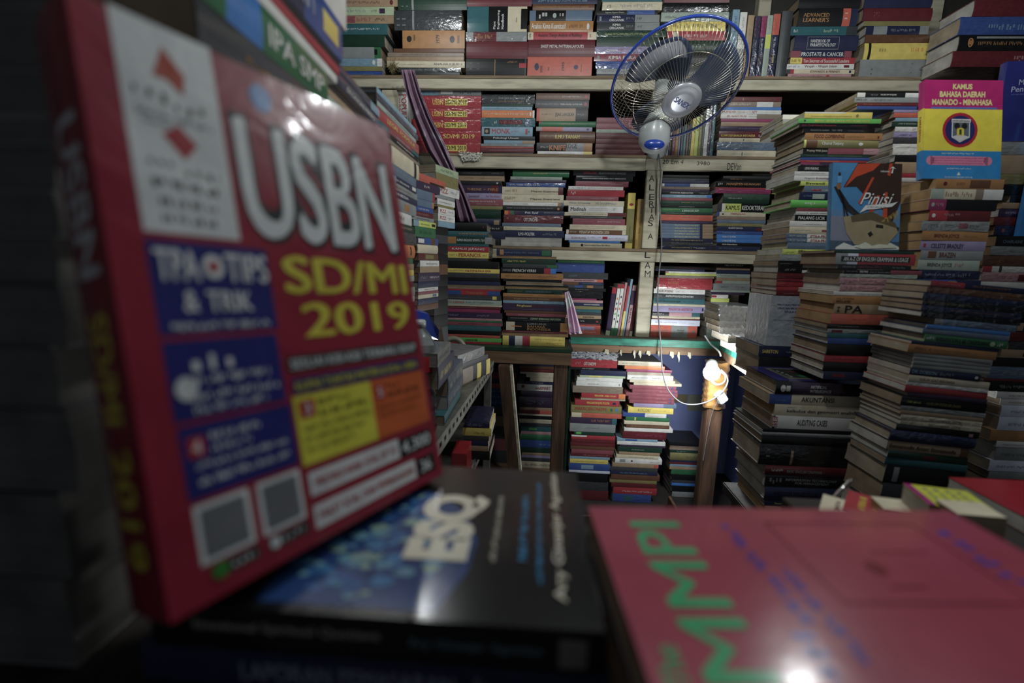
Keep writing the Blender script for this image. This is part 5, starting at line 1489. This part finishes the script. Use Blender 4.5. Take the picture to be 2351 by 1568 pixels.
# left counter with its thicker brown rail
lc = empty('counter', Matrix.Translation((-.1, 1.7, 0))); tag(lc, 'brown timber counter at the left carrying the language book stacks', 'counter')
zl = SH['ldesk']
part('counter_top', (-.75, 1.702, zl-.012), (.142, 1.925, zl), M['dgrn'], lc); part('timber_rail', (-.75, 1.69, zl-.062), (.137, 1.712, zl-.0125), M['brail'], lc)
part('green_edge', (-.75, 1.688, zl-.012), (.137, 1.7015, zl), M['dgrn'], lc, bev=0)
part('upright', (.075, 1.70, 0), (.127, 1.75, zl-.0625), M['brown'], lc); part('green_edge_strip', (.128, 1.70, 0), (.138, 1.87, zl-.0625), M['dgrn'], lc)
zs_ = stack_bot('the left stack under the brown rail')
part('lower_shelf', (-.2, 1.76, zs_-.02), (.127, 2.2, zs_-.0004), M['brail'], lc)
part('lower_shelf_back', (-.2, 2.2, 0), (.127, 2.215, zs_-.02), M['brown'], lc)
# dark leaning leg with a whitewashed edge
q = MB(); lg = empty('prop_post', Matrix.Translation((-.07, 1.665, 0)))
def slant(q, xt, xb, w_, y0, y1, zt): 
    q.mesh([Vector(p)-Vector((-.07, 1.665, 0)) for p in ((xb, y0, 0), (xb+w_, y0, 0), (xb+w_, y1, 0), (xb, y1, 0), (xt, y0, zt), (xt+w_, y0, zt), (xt+w_, y1, zt), (xt, y1, zt))], [(0,3,2,1),(4,5,6,7),(0,1,5,4),(1,2,6,5),(2,3,7,6),(3,0,4,7)])
slant(q, -.135, -.06, .042, 1.64, 1.684, zl-.064); q.build('timber', M['brown'], lg)
q = MB(); slant(q, -.0925, -.0175, .009, 1.638, 1.686, zl-.064); q.build('whitewashed_edge', M['wood'], lg)
tag(lg, 'dark slanting timber post with a white painted edge beside the metal rack', 'post')
# timber pillar under the corner
pl = MB(); pl.box((.692, 1.775, .0), (.752, 1.835, zd-.0605), bev=.004); o = pl.build('timber_pillar', M['brown']); tag(o, 'rough brown timber pillar under the counter corner, lamp fixed to its top', 'pillar')
# wrapped tape high on the pillar
q = MB(); rg = random.Random(4); nk, nc = 26, 24; vv = []
for k in range(nk+1):
    z = CZ-.3695-k*.0072
    for j in range(nc):
        a_ = j/nc*2*math.pi; c_, s_ = math.cos(a_), math.sin(a_); m_ = max(abs(c_), abs(s_)); d = .0335+.0035*rg.random()+.004*math.sin(k*.9+j*.5)**2
        vv.append((.722+c_/m_**.8*d, 1.805+s_/m_**.8*d, z+.003*math.sin(j*1.3)))
q.mesh(vv, [(k*nc+j, k*nc+(j+1) % nc, (k+1)*nc+(j+1) % nc, (k+1)*nc+j) for k in range(nk) for j in range(nc)], sm=True)
o = q.build('parcel_tape', M['tape']); tag(o, 'shiny brown parcel tape wound round the pillar behind the bulb', 'tape')
# posters and scraps on the blue wall
for (a, b, c, d, col, nm, lb_) in ((1548, 905, 1578, 925, '8a7a58', 'paper_scrap', 'brown paper scrap stuck on the blue wall'), (1582, 906, 1612, 944, '9a9a80', 'paper_scrap', 'pale green paper scrap on the blue wall beside the pillar'), (1405, 800, 1445, 822, '8fb4c8', 'paper_scrap', 'light blue paper patch at the top of the blue wall')):
    p = aty(a, b, 2.267); r_ = aty(c, d, 2.267); q = MB(); q.box((p.x, 2.2665, r_.z), (r_.x, 2.2698, p.z)); o = q.build(nm, mat('scrap_'+col, C(col), rough=.8)); tag(o, lb_, 'paper')
# wooden crate lip in front of the floor stacks
cr_ = empty('wooden_crate', Matrix.Translation((.4, 1.72, 0))); tag(cr_, 'low weathered wooden crate in front of the stacks under the green rail', 'crate')
part('front_board', (.15, 1.70, 0), (.62, 1.712, .055), M['brown'], cr_); part('side_board', (.15, 1.713, 0), (.162, 1.90, .055), M['brown'], cr_); part('side_board', (.608, 1.713, 0), (.62, 1.90, .055), M['brown'], cr_)

# tables the foreground lies on
tb = MB(); tb.box((-.9, -.4, CZ-.30), (.34, .425, CZ-.2705), bev=.003); tb.box((-.9, .4255, CZ-.30), (-.225, .785, CZ-.2705), bev=.003)
tbe = empty('table', Matrix.Translation((0, 0, 0))); tag(tbe, 'dark wooden sales table carrying the foreground books', 'table')
tb.build('table_top', M['floor'], tbe)
for x, y in ((-.85, -.35), (.27, -.35), (-.85, .72), (.27, .36)): part('leg', (x, y, 0), (x+.05, y+.05, CZ-.301), M['brown'], tbe)
t2 = empty('low_table', Matrix.Translation((.7, .4, 0))); tag(t2, 'dark side table at the lower right under the loose books', 'table')
part('table_top', (.345, .30, CZ-.335), (1.2, .60, CZ-.31), M['floor'], t2)
for x, y in ((.36, .31), (1.14, .31), (.36, .54), (1.14, .54)): part('leg', (x, y, 0), (x+.045, y+.045, CZ-.336), M['brown'], t2)
pf = MB(); pf.box((.56, .86, SH['plat']-.03), (1.9, 1.275, SH['plat']), bev=.003); pfe = empty('platform', Matrix.Translation((1, 1, 0))); tag(pfe, 'low wooden platform under the tall right-hand stacks', 'platform')
pf2 = pf.build('platform_top', M['floor']); pf2.parent = pfe; pf2.matrix_parent_inverse = pfe.matrix_world.inverted()
for x in (.58, 1.2, 1.8): part('leg', (x, .88, 0), (x+.05, 1.25, SH['plat']-.031), M['brown'], pfe)
# small high shelf at the right
zt9 = stack_bot('the dark stack in the top right corner')
ws = empty('wall_shelf', Matrix.Translation((1.6, 1.4, 0))); tag(ws, 'pale wooden side shelf in the top right corner carrying the dark volumes', 'shelf')
part('shelf_board', (1.70, 1.795, zt9-.014), (2.59, 2.1, zt9-.0005), M['ply'], ws); part('batten', (1.69, 1.783, zt9-.066), (2.59, 1.7945, zt9-.001), M['wood'], ws)

# ---------------------------------------------------------------- metal rack at the left
mr = empty('metal_rack', Matrix.Translation((-.3, 1.2, 0))); tag(mr, 'slotted grey metal rack running along the left wall', 'rack'); o_ = mr.matrix_world.translation
def edge_x(y): return -.194+.052*(y-.865)
for z, holes in ((SH['met'], True), (SH['met2'], True)):
    q = MB(); prism(q, [(-.75, .80), (edge_x(.80)-.002, .80), (edge_x(1.66)-.002, 1.66), (-.75, 1.66)], z-.004, z-.0004, o_); q.build('deck', M['metal'], mr)
    q = MB(); n = 22; zt, zb_ = z+.004, z-.034
    for k in range(n):                       # slotted angle: solid strips round a row of real openings
        ya, yb = .80+k*.039, .80+(k+1)*.039; h0, h1 = ya+.010, ya+.029; zA, zB = z-.009, z-.021
        for (y0, y1, z0, z1) in ((ya, yb, zA, zt), (ya, yb, zb_, zB), (ya, h0, zB, zA), (h1, yb, zB, zA)):
            a = [Vector((edge_x(y)+dx, y, zz))-o_ for dx in (0, -.0018) for y, zz in ((y0, z0), (y1, z0), (y1, z1), (y0, z1))]
            q.mesh(a, [(0,1,2,3),(7,6,5,4),(0,4,5,1),(1,5,6,2),(2,6,7,3),(3,7,4,0)])
    q.build('slotted_rail', M['metal'], mr)
for x, y in ((-.19, .802), (-.155, 1.62), (-.74, .802), (-.74, 1.62)): part('post', (x-.03, y, 0), (x-.004, y+.026, SH['met']-.036), M['metal'], mr)

# ---------------------------------------------------------------- wall fan
M['blade2'] = mat('bluish_grey_plastic', lin('5a6274'), rough=.4, nscale=15, namt=.06)
FC = CAM + ray(1554, 195)*1.487
nn = (RT*.041 - UP*.904 - FW*.426).normalized()
dwn = (RT*.62 - UP*.78); tx_ = (dwn - nn*dwn.dot(nn)).normalized(); ty_ = nn.cross(tx_).normalized()
fm = frame(FC, tx_, ty_, nn); fan = empty('wall_fan', fm); tag(fan, 'round wall fan with blue rim and wire grille, tilted down from the shelf post', 'fan')
def prof(r_, s):                             # depth of the cage at radius r_
    k = min(max((r_-.06)/.148, 0), 1); return s*(.078 if s > 0 else .066)*(1-k**3.2)**.62
q = MB(); nw = 96
for k in range(nw):
    a = 2*math.pi*k/nw; q.tube([(r_*math.cos(a+.03*(1-(r_-.06)/.148)), r_*math.sin(a+.03*(1-(r_-.06)/.148)), prof(r_, 1)) for r_ in (.058, .08, .105, .13, .155, .175, .19, .2, .206, .208)], .0007, 4, cap=False)
for rr in (.150,): q.tube([(rr*math.cos(j*math.pi/32), rr*math.sin(j*math.pi/32), prof(rr, 1)-.001) for j in range(64)], .0009, 4, closed=True)
q.build('front_grille', M['chrome'], fan)
q = MB()
for k in range(72):
    a = 2*math.pi*k/72; q.tube([(r_*math.cos(a-.22*(1-(r_-.06)/.148)), r_*math.sin(a-.22*(1-(r_-.06)/.148)), prof(r_, -1)) for r_ in (.058, .09, .12, .15, .175, .19, .2, .206, .208)], .00042, 4, cap=False)
for rr in (.11, .170): q.tube([(rr*math.cos(j*math.pi/32), rr*math.sin(j*math.pi/32), prof(rr, -1)) for j in range(64)], .0009, 4, closed=True)
q.build('rear_grille', M['chrome'], fan)
q = MB(); q.tube([(.2105*math.cos(j*math.pi/48), .2105*math.sin(j*math.pi/48), 0) for j in range(96)], .0048, 8, closed=True); q.build('rim', M['bluep'], fan)
q = MB(); q.lathe([(0, .0875), (.03, .0872), (.046, .086), (.047, .0835), (.054, .0835), (.0615, .079), (.062, .074), (.058, .071), (0, .071)], 48); bd = q.build('badge', M['silver'], fan)
v, f = text2d('SANEX', .03, 4); q = MB(); q.mesh([((x-.5)*.062, (y-.5)*.0185, .0881+3e-5*l_) for x, y, l_ in v], f); q.build('badge_lettering', M['bluep'], fan)
for k in range(3):
    q = MB(); pts = []; a0 = k*2.094+.5; nr, na = 8, 10
    for i in range(nr+1):
        r_ = .03+.158*i/nr; sp_ = (.45+.75*math.sin(math.pi*min(i/nr*.62+.15, 1)))
        for j in range(na+1):
            t_ = j/na; an = a0+(t_-.5)*2*sp_*.62+.35*i/nr; rr = r_*(1-.06*(2*t_-1)**2*(i/nr)); pts.append((rr*math.cos(an), rr*math.sin(an), .012-(t_-.5)*.032*(1-.3*i/nr)))
    q.mesh(pts, [(i*(na+1)+j, i*(na+1)+j+1, (i+1)*(na+1)+j+1, (i+1)*(na+1)+j) for i in range(nr) for j in range(na)], sm=True); ob = q.build('blade', M['blade'], fan); sm_ = ob.modifiers.new('thickness', 'SOLIDIFY'); sm_.thickness = .0015
q = MB(); q.lathe([(0, .03), (.026, .03), (.03, .024), (.03, -.005), (.0, -.005)], 24); q.build('hub', M['blade'], fan)
q = MB(); q.lathe([(0, -.066), (.055, -.066), (.06, -.075), (.058, -.12), (.045, -.15), (.02, -.165), (0, -.166)], 32); q.build('motor_housing', M['blade2'], fan)
inv = fm.inverted()
mb_ = fm @ Vector((0, 0, -.14)); bs = aty(1503, 300, 1.68)
q = MB(); cap_z = aty(1503, 331, 1.68).z; top_z = aty(1503, 262, 1.68).z
sec = [(top_z, .024, .03), (top_z-.02, .036, .035), ((top_z+cap_z)/2, .052, .042), (cap_z+.005, .052, .045), (cap_z-.022, .034, .036), (cap_z-.03, .012, .015)]
base = len(q.v); n = 28
for z, rx, ry in sec:
    for j in range(n): q.v.append(tuple(inv @ Vector((bs.x+rx*math.cos(2*math.pi*j/n), bs.y+ry*math.sin(2*math.pi*j/n), z))))
for i in range(len(sec)-1):
    for j in range(n): q.f.append((base+i*n+j, base+(i+1)*n+j, base+(i+1)*n+(j+1) % n, base+i*n+(j+1) % n)); q.c.append((1, 1, 1)); q.m.append(0); q.sm.append(True)
q.poly([q.v[base+j] for j in range(n)]); q.poly([q.v[base+(len(sec)-1)*n+j] for j in range(n)][::-1])
q.tube([inv @ mb_, inv @ Vector(((mb_.x+bs.x)/2, (mb_.y+bs.y)/2, top_z+.0)), inv @ Vector((bs.x, bs.y, top_z-.03))], [.035, .03, .026], 16)
q.tube([inv @ Vector((bs.x, bs.y+.02, (top_z+cap_z)/2)), inv @ Vector((.45, 1.90, (top_z+cap_z)/2)), inv @ Vector((.45, 1.9245, (top_z+cap_z)/2))], [.03, .032, .045], 16)
q.build('bracket_body', M['whitep'], fan)
q = MB(); cc = aty(1503, 331, 1.63)
q.lathe([(0, .012), (.4, .011), (.75, .007), (.95, .002), (1, 0), (.9, -.004), (0, -.004)], 32, inv @ Matrix.Translation(Vector((cc.x, 1.634, cc.z))) @ Matrix.Rotation(R(90), 4, 'X') @ Matrix.Diagonal((.034, .017, 1, 1)))
q.build('switch_cap', M['bluep'], fan)
def cable(name, pts, r_, m, label, cat='cable', Ys=None):
    P = [aty(x, y, Y) for x, y, Y in pts]; out = []
    for i in range(len(P)-1):                # Catmull-Rom
        p0, p1, p2, p3 = P[max(i-1, 0)], P[i], P[i+1], P[min(i+2, len(P)-1)]
        for k in range(8):
            t_ = k/8; out.append(.5*((2*p1)+(-p0+p2)*t_+(2*p0-5*p1+4*p2-p3)*t_*t_+(-p0+3*p1-3*p2+p3)*t_**3))
    out.append(P[-1]); q = MB(); q.tube(out, r_, 8); return tag(q.build(name, m), label, cat)
cable('power_cable', [(1512, 352, 1.90), (1517, 400, 1.905), (1514, 450, 1.905), (1519, 560, 1.9), (1512, 640, 1.9), (1510, 700, 1.9), (1516, 780, 1.86), (1521, 850, 1.84), (1533, 893, 1.8), (1560, 922, 1.76), (1590, 929, 1.74), (1625, 922, 1.72), (1655, 903, 1.71), (1670, 880, 1.71), (1668, 862, 1.72), (1655, 848, 1.74)], .0027, M['cable'], 'grey power cable hanging from the fan and looping down to the bulb socket')
cable('thin_cord', [(1487, 352, 1.915), (1482, 375, 1.915), (1481, 392, 1.915)], .0007, M['black'], 'thin black cord on the shelf edge below the fan')
cable('thin_cord', [(1509, 410, 1.922), (1507, 470, 1.922), (1506, 494, 1.922)], .0012, M['black'], 'thin dark cord running down the marked post')
cable('lamp_wire', [(1650, 918, 1.735), (1640, 935, 1.74), (1632, 960, 1.76), (1622, 1010, 1.765), (1614, 1060, 1.765)], .0012, M['cable'], 'thin white wire dangling from the charger down the pillar')
cable('lamp_wire', [(1618, 770, 1.86), (1632, 790, 1.84), (1650, 806, 1.77), (1655, 818, 1.762)], .0035, M['whitep'], 'thick white lead crossing the green rail above the bulb')
# bulb in its holder on the pillar
bc = aty(1634, 856, 1.68); bl = empty('light_bulb', Matrix.Translation(bc)); tag(bl, 'glowing white bulb fixed to the taped pillar under the counter', 'bulb')
ax = Vector((.35, 1, .25)).normalized(); rot = ax.to_track_quat('Z', 'Y').to_matrix().to_4x4()
q = MB(); q.lathe([(0, -.03), (.012, -.0275), (.022, -.02), (.0285, -.008), (.03, .003), (.027, .016), (.02, .028), (.015, .036)], 32, rot); q.build('glass', M['glow'], bl)
q = MB(); q.lathe([(.0152, .034), (.0165, .037), (.0165, .052), (.021, .054), (.022, .075), (.018, .082), (0, .082)], 24, rot); q.build('socket', M['whitep'], bl)
lp = bpy.data.lights.new('bulb_light', 'POINT'); lp.energy = BULB_W; lp.shadow_soft_size = .03; lp.color = (.93, .97, 1)
lo = bpy.data.objects.new('bulb_light', lp); COL.objects.link(lo); lo.location = bc - ax*.065
# charger block and coil
q = MB(); ce = aty(1655, 912, 1.725); mx = Matrix.Translation(ce) @ Matrix.Rotation(R(-35), 4, 'Y') @ Matrix.Rotation(R(15), 4, 'Z')
q.box((-.018, -.014, -.024), (.018, .014, .024), bev=.005, mx=mx); tag(q.build('charger', M['whitep']), 'small white charger block hanging below the bulb', 'charger')
q = MB(); ci = aty(1650, 868, 1.735)
for k in range(3): q.tube([ci+Vector(((.024+.002*k)*math.cos(j*math.pi/12), .004*k-.004, (.024+.002*k)*math.sin(j*math.pi/12))) for j in range(24)], .0028, 8, closed=True)
tag(q.build('cable_coil', M['whitep']), 'white coil of cable wound beside the bulb socket', 'cable')

# ---------------------------------------------------------------- cloths
def cloth(name, L_, R_, Y, m, label, pleats=2.2, amp=.022, ny=28, nx=40, seed=1):
    q = MB(); rg = random.Random(seed); ph = [rg.uniform(0, 6) for _ in range(3)]
    def along(pts, t_):
        k = t_*(len(pts)-1); i = min(int(k), len(pts)-2); a, b = pts[i], pts[i+1]; u = k-i; return (a[0]+(b[0]-a[0])*u, a[1]+(b[1]-a[1])*u)
    vs_ = []
    for i in range(ny+1):
        a = along(L_, i/ny); b = along(R_, i/ny)
        for j in range(nx+1):
            u = j/nx; x = a[0]+(b[0]-a[0])*u; y = a[1]+(b[1]-a[1])*u
            d = amp*(.8*math.sin((u+.25*u*u)*pleats*6.283+ph[0]+i/ny*1.8)+.35*math.sin(u*u*pleats*11+ph[1]+i/ny*2.5))*(.45+.55*i/ny) + .006*math.sin(i/ny*5+ph[2])
            vs_.append(aty(x, y, Y+d))
    q.mesh(vs_, [(i*(nx+1)+j, (i+1)*(nx+1)+j, (i+1)*(nx+1)+j+1, i*(nx+1)+j+1) for i in range(ny) for j in range(nx)], sm=True)
    o = q.build(name, m); s_ = o.modifiers.new('thickness', 'SOLIDIFY'); s_.thickness = .0015; tag(o, label, 'cloth'); return o
cloth('hanging_cloth', [(922, 160), (932, 210), (950, 270), (980, 345), (1018, 400), (1040, 450), (1050, 508)], [(950, 160), (966, 210), (990, 270), (1024, 335), (1050, 400), (1074, 455), (1096, 510)], 1.83, M['cloth'], 'faded purple cloth bunched and hanging diagonally from the left end of the top shelf')
cloth('pink_cloth', [(1296, 672), (1300, 700), (1304, 735), (1308, 768)], [(1306, 668), (1318, 700), (1330, 745), (1336, 766)], 1.725, mat('pink_flowered_cloth', lin('c9a0bd'), rough=.85, nscale=18, col2=lin('d5d8d8'), thr=(.45, .55), bump=.2, bscale=90), 'pink and white flowered cloth hanging off the language book stack', pleats=2, amp=.006, ny=14, nx=14, seed=5)

# ---------------------------------------------------------------- small things at the left
bp_ = aty(962, 870, .93); bz = SH['met']
bt = empty('water_bottle', Matrix.Translation((bp_.x, .93, bz+.0005))); tag(bt, 'clear plastic drink bottle with white cap and red label on the metal rack', 'bottle')
hb = aty(962, 735, .93).z-bz
pr = [(0, .002), (.03, 0), (.037, .006)]
for k in range(9): pr += [(.038, .012+k*.0155), (.0345, .0195+k*.0155)]
pr += [(.038, hb*.56), (.038, hb*.72), (.034, hb*.8), (.022, hb*.89), (.0135, hb*.93), (.0135, hb*.95)]
q = MB(); q.lathe(pr, 32); q.build('bottle_body', M['clear'], bt)
q = MB(); q.lathe([(0, hb), (.013, hb), (.0155, hb-.002), (.0155, hb*.94), (.0137, hb*.94)], 24); q.build('cap', M['whitep'], bt)
q = MB(); q.lathe([(.0384, hb*.57), (.0386, hb*.575), (.0386, hb*.70), (.0384, hb*.705)], 32, col=C('b01c22')); lb2 = q.build('label', M['gloss'], bt); lb2['label'] = 'red wrap-around label'
# tape roll
tr = aty(1040, 803, 1.62); q = MB(); mxr = Matrix.Translation((tr.x, 1.6, zl+.038)) @ Matrix.Rotation(R(80), 4, 'X')
# stands on the rack side, leaning on the corner stack
mxr = Matrix.Translation((aty(1040, 800, 1.58).x, 1.58, SH['met']+.052)) @ Matrix.Rotation(R(68), 4, 'X')
q.lathe([(.034, -.012), (.05, -.012), (.05, .012), (.034, .012), (.034, -.012)], 40, mxr); tag(q.build('tape_roll', mat('dull_tape', lin('8a8a78'), rough=.4)), 'roll of pale adhesive tape leaning at the foot of the corner stack', 'tape roll')
# blue folder and cartons
z5 = stack_bot('the left stack with the green book')
q = MB(); q.box((-.46, 1.10, SH['met']+.0004), (-.325, 1.27, z5-.0006), bev=.003); tag(q.build('cardboard_box', M['card']), 'brown cardboard box under the stack with the green book', 'box')
p = [aty(x, y, Y) for x, y, Y in ((950, 712, 1.0), (985, 722, 1.02), (1008, 758, 1.06), (1006, 780, 1.08), (975, 775, 1.03), (948, 752, .99))]
q = MB(); back = [v_+Vector((-.02, .05, 0)) for v_ in p]; q.poly(p); q.poly(back[::-1])
for i in range(6): q.quad(p[(i+1) % 6], p[i], back[i], back[(i+1) % 6])
tag(q.build('blue_folder', M['bluep']), 'bright blue plastic folder crumpled behind the drink bottle', 'folder')
p = [aty(x, y, 1.1) for x, y in ((985, 775), (1014, 752), (1022, 800), (992, 860))]
q = MB(); back = [v_+Vector((-.03, .05, 0)) for v_ in p]; q.poly(p[::-1]); q.poly(back)
for i in range(4): q.quad(p[i], p[(i+1) % 4], back[(i+1) % 4], back[i])
tag(q.build('carton', M['card']), 'torn brown carton behind the blue folder', 'carton')
a_c = aty(1036, 1078, 1.13); b_c = aty(1072, 1004, 1.13); rb = empty('red_box', Matrix.Translation((a_c.x, 1.13, SH['met2']+.0005)))
q = MB(); q.box((0, 0, 0), (b_c.x-a_c.x, .09, b_c.z-a_c.z+.0), col=C('9a1a22'), bev=.001); q.build('carton', M['gloss'], rb)
v, f = text2d('PRIMER', .03, 2); q = MB(); q.mesh([(.004+(1-x)*.03, -.0006-2e-5*l_, .045-y*.008+.008) for x, y, l_ in v], f, C('d0d0d0')); q.build('lettering', M['cover'], rb); tag(rb, 'small red box with upside-down white lettering on the lower rack', 'box')
# dry stalks poking out of the top shelf
q = MB(); rg = random.Random(2); c0 = aty(902, 152, 1.93)
for k in range(70):
    d = Vector((rg.gauss(0, .5), rg.uniform(-.35, .1), rg.gauss(-.1, .5))).normalized()*rg.uniform(.012, .034); q.tube([c0+Vector((rg.gauss(0, .008), .004, rg.gauss(0, .006))), c0+d*.6+Vector((0, -.004, 0)), c0+d], .0007, 3, cap=False)
tag(q.build('dried_grass', M['dry']), 'tuft of dried grass stuck at the left end of the top shelf', 'grass')

# ---------------------------------------------------------------- loose books at the lower right
def lay(px, py, z, L, W, T, yawd, col, label, fl='', art=(), texts=(), pcol=None, tiltx=0, seed=70, big=True):
    """near left corner of the top face seen at the pixel; spine towards the viewer"""
    p = atz(px, py, z); a = R(yawd); xd = Vector((math.cos(a), math.sin(a), 0)); yd = Vector((-xd.y, xd.x, 0))
    m = frame(p-Vector((0, 0, T)), xd, yd, Vector((0, 0, 1)))
    if tiltx: m = m @ Matrix.Rotation(R(tiltx), 4, 'X')
    return place_book(spec(L, W, T, col, fl, None, texts, art, seed=seed, pcol=pcol, big=big), m, label)
zt2 = CZ-.31
lay(2407, 1215, zt2+.020, .3, .13, .0195, 0, C('9c1420'), 'large red book lying flat at the lower right edge', 'g', seed=71)
lay(2200, 1180, zt2+.066, .045, .03, .0655, -4, 'cr', 'cream block of a book with its brown page edges towards the viewer', 't', texts=[('#', 0, 1, 0, 1, (.26, .18, .1), 0)], seed=72)
lay(2132, 1158, zt2+.062, .062, .05, .0615, -12, C('ccd024'), 'lime yellow book with a magenta edge lying behind the crimson paperback', 'g', art=[('r', 1, 0, .05, 0, .062, C('ccd024')), ('r', 2, 0, .05, .055, .062, C('a8107a'))]+[('m', 3, .008, .045, .01+.011*k, .015+.011*k, C('8f9a8a')) for k in range(4)], texts=[('#', 0, 1, 0, 1, (.26, .18, .1), 0)], seed=73)
lay(2030, 1168, zt2+.040, .045, .03, .0395, -10, 'cr', 'small cream book with brown page edges left of the lime yellow one', 't', texts=[('#', 0, 1, 0, 1, (.26, .18, .1), 0)], seed=74)
lay(1935, 1166, zt2+.030, .05, .06, .012, -38, 'rd', 'red booklet with yellow lettering leaning by the pen', 'g', art=[('m', 2, .01, .05, .03, .037, C('d8c428')), ('m', 2, .01, .05, .018, .023, C('d8c428'))], seed=75)
lay(1880, 1170, zt2+.028, .028, .05, .0275, -36, 'cr', 'cream booklet in front of the dark stack, left of the red booklet', '', art=[('t', 2, 'CINTA', .008, .04, .009, .014, BK, .02)], seed=76)
a = aty(1895, 1165, .56); b = aty(1958, 1100, .575); q = MB(); q.tube([a, a+(b-a)*.9, b], [.003, .003, .001], 8); tag(q.build('pen', M['clear']), 'translucent green-grey pen standing up among the loose booklets', 'pen')
# crumpled clear film around the tied books
def film(name, pts, Y, label, seed, m_=None):
    q = MB(); rg = random.Random(seed); n = 22; g = []
    for i in range(n+1):
        for j in range(n+1):
            u, w_ = i/n, j/n; x = (pts[0][0]*(1-u)+pts[1][0]*u)*(1-w_)+(pts[3][0]*(1-u)+pts[2][0]*u)*w_; y = (pts[0][1]*(1-u)+pts[1][1]*u)*(1-w_)+(pts[3][1]*(1-u)+pts[2][1]*u)*w_
            e_ = 1 if 0 < i < n and 0 < j < n else 1.6; g.append(aty(x+rg.uniform(-2, 2)*e_, y+rg.uniform(-2, 2)*e_, Y+rg.uniform(-.0022, .0022)))
    q.mesh(g, [(i*(n+1)+j, i*(n+1)+j+1, (i+1)*(n+1)+j+1, (i+1)*(n+1)+j) for i in range(n) for j in range(n)], sm=True); o = q.build(name, m_ or M['film']); s_ = o.modifiers.new('thickness', 'SOLIDIFY'); s_.thickness = .0005; tag(o, label, 'film' if m_ is None else 'paper')
film('plastic_film', [(1652, 700), (1715, 706), (1712, 775), (1650, 768)], 1.60, 'crumpled clear film around the bright pile in the lamp corner', 3)
film('plastic_film', [(1310, 803), (1420, 812), (1414, 828), (1310, 820)], 1.915, 'crumpled grey film lying on the red autonomy book under the rail', 4)
film('crumpled_paper', [(1052, 349), (1108, 351), (1100, 366), (1062, 372)], 1.915, 'crumpled white paper hanging over the shelf edge under the red exam books', 9, mat('white_paper', lin('c8c8ba'), rough=.8, bump=.2))
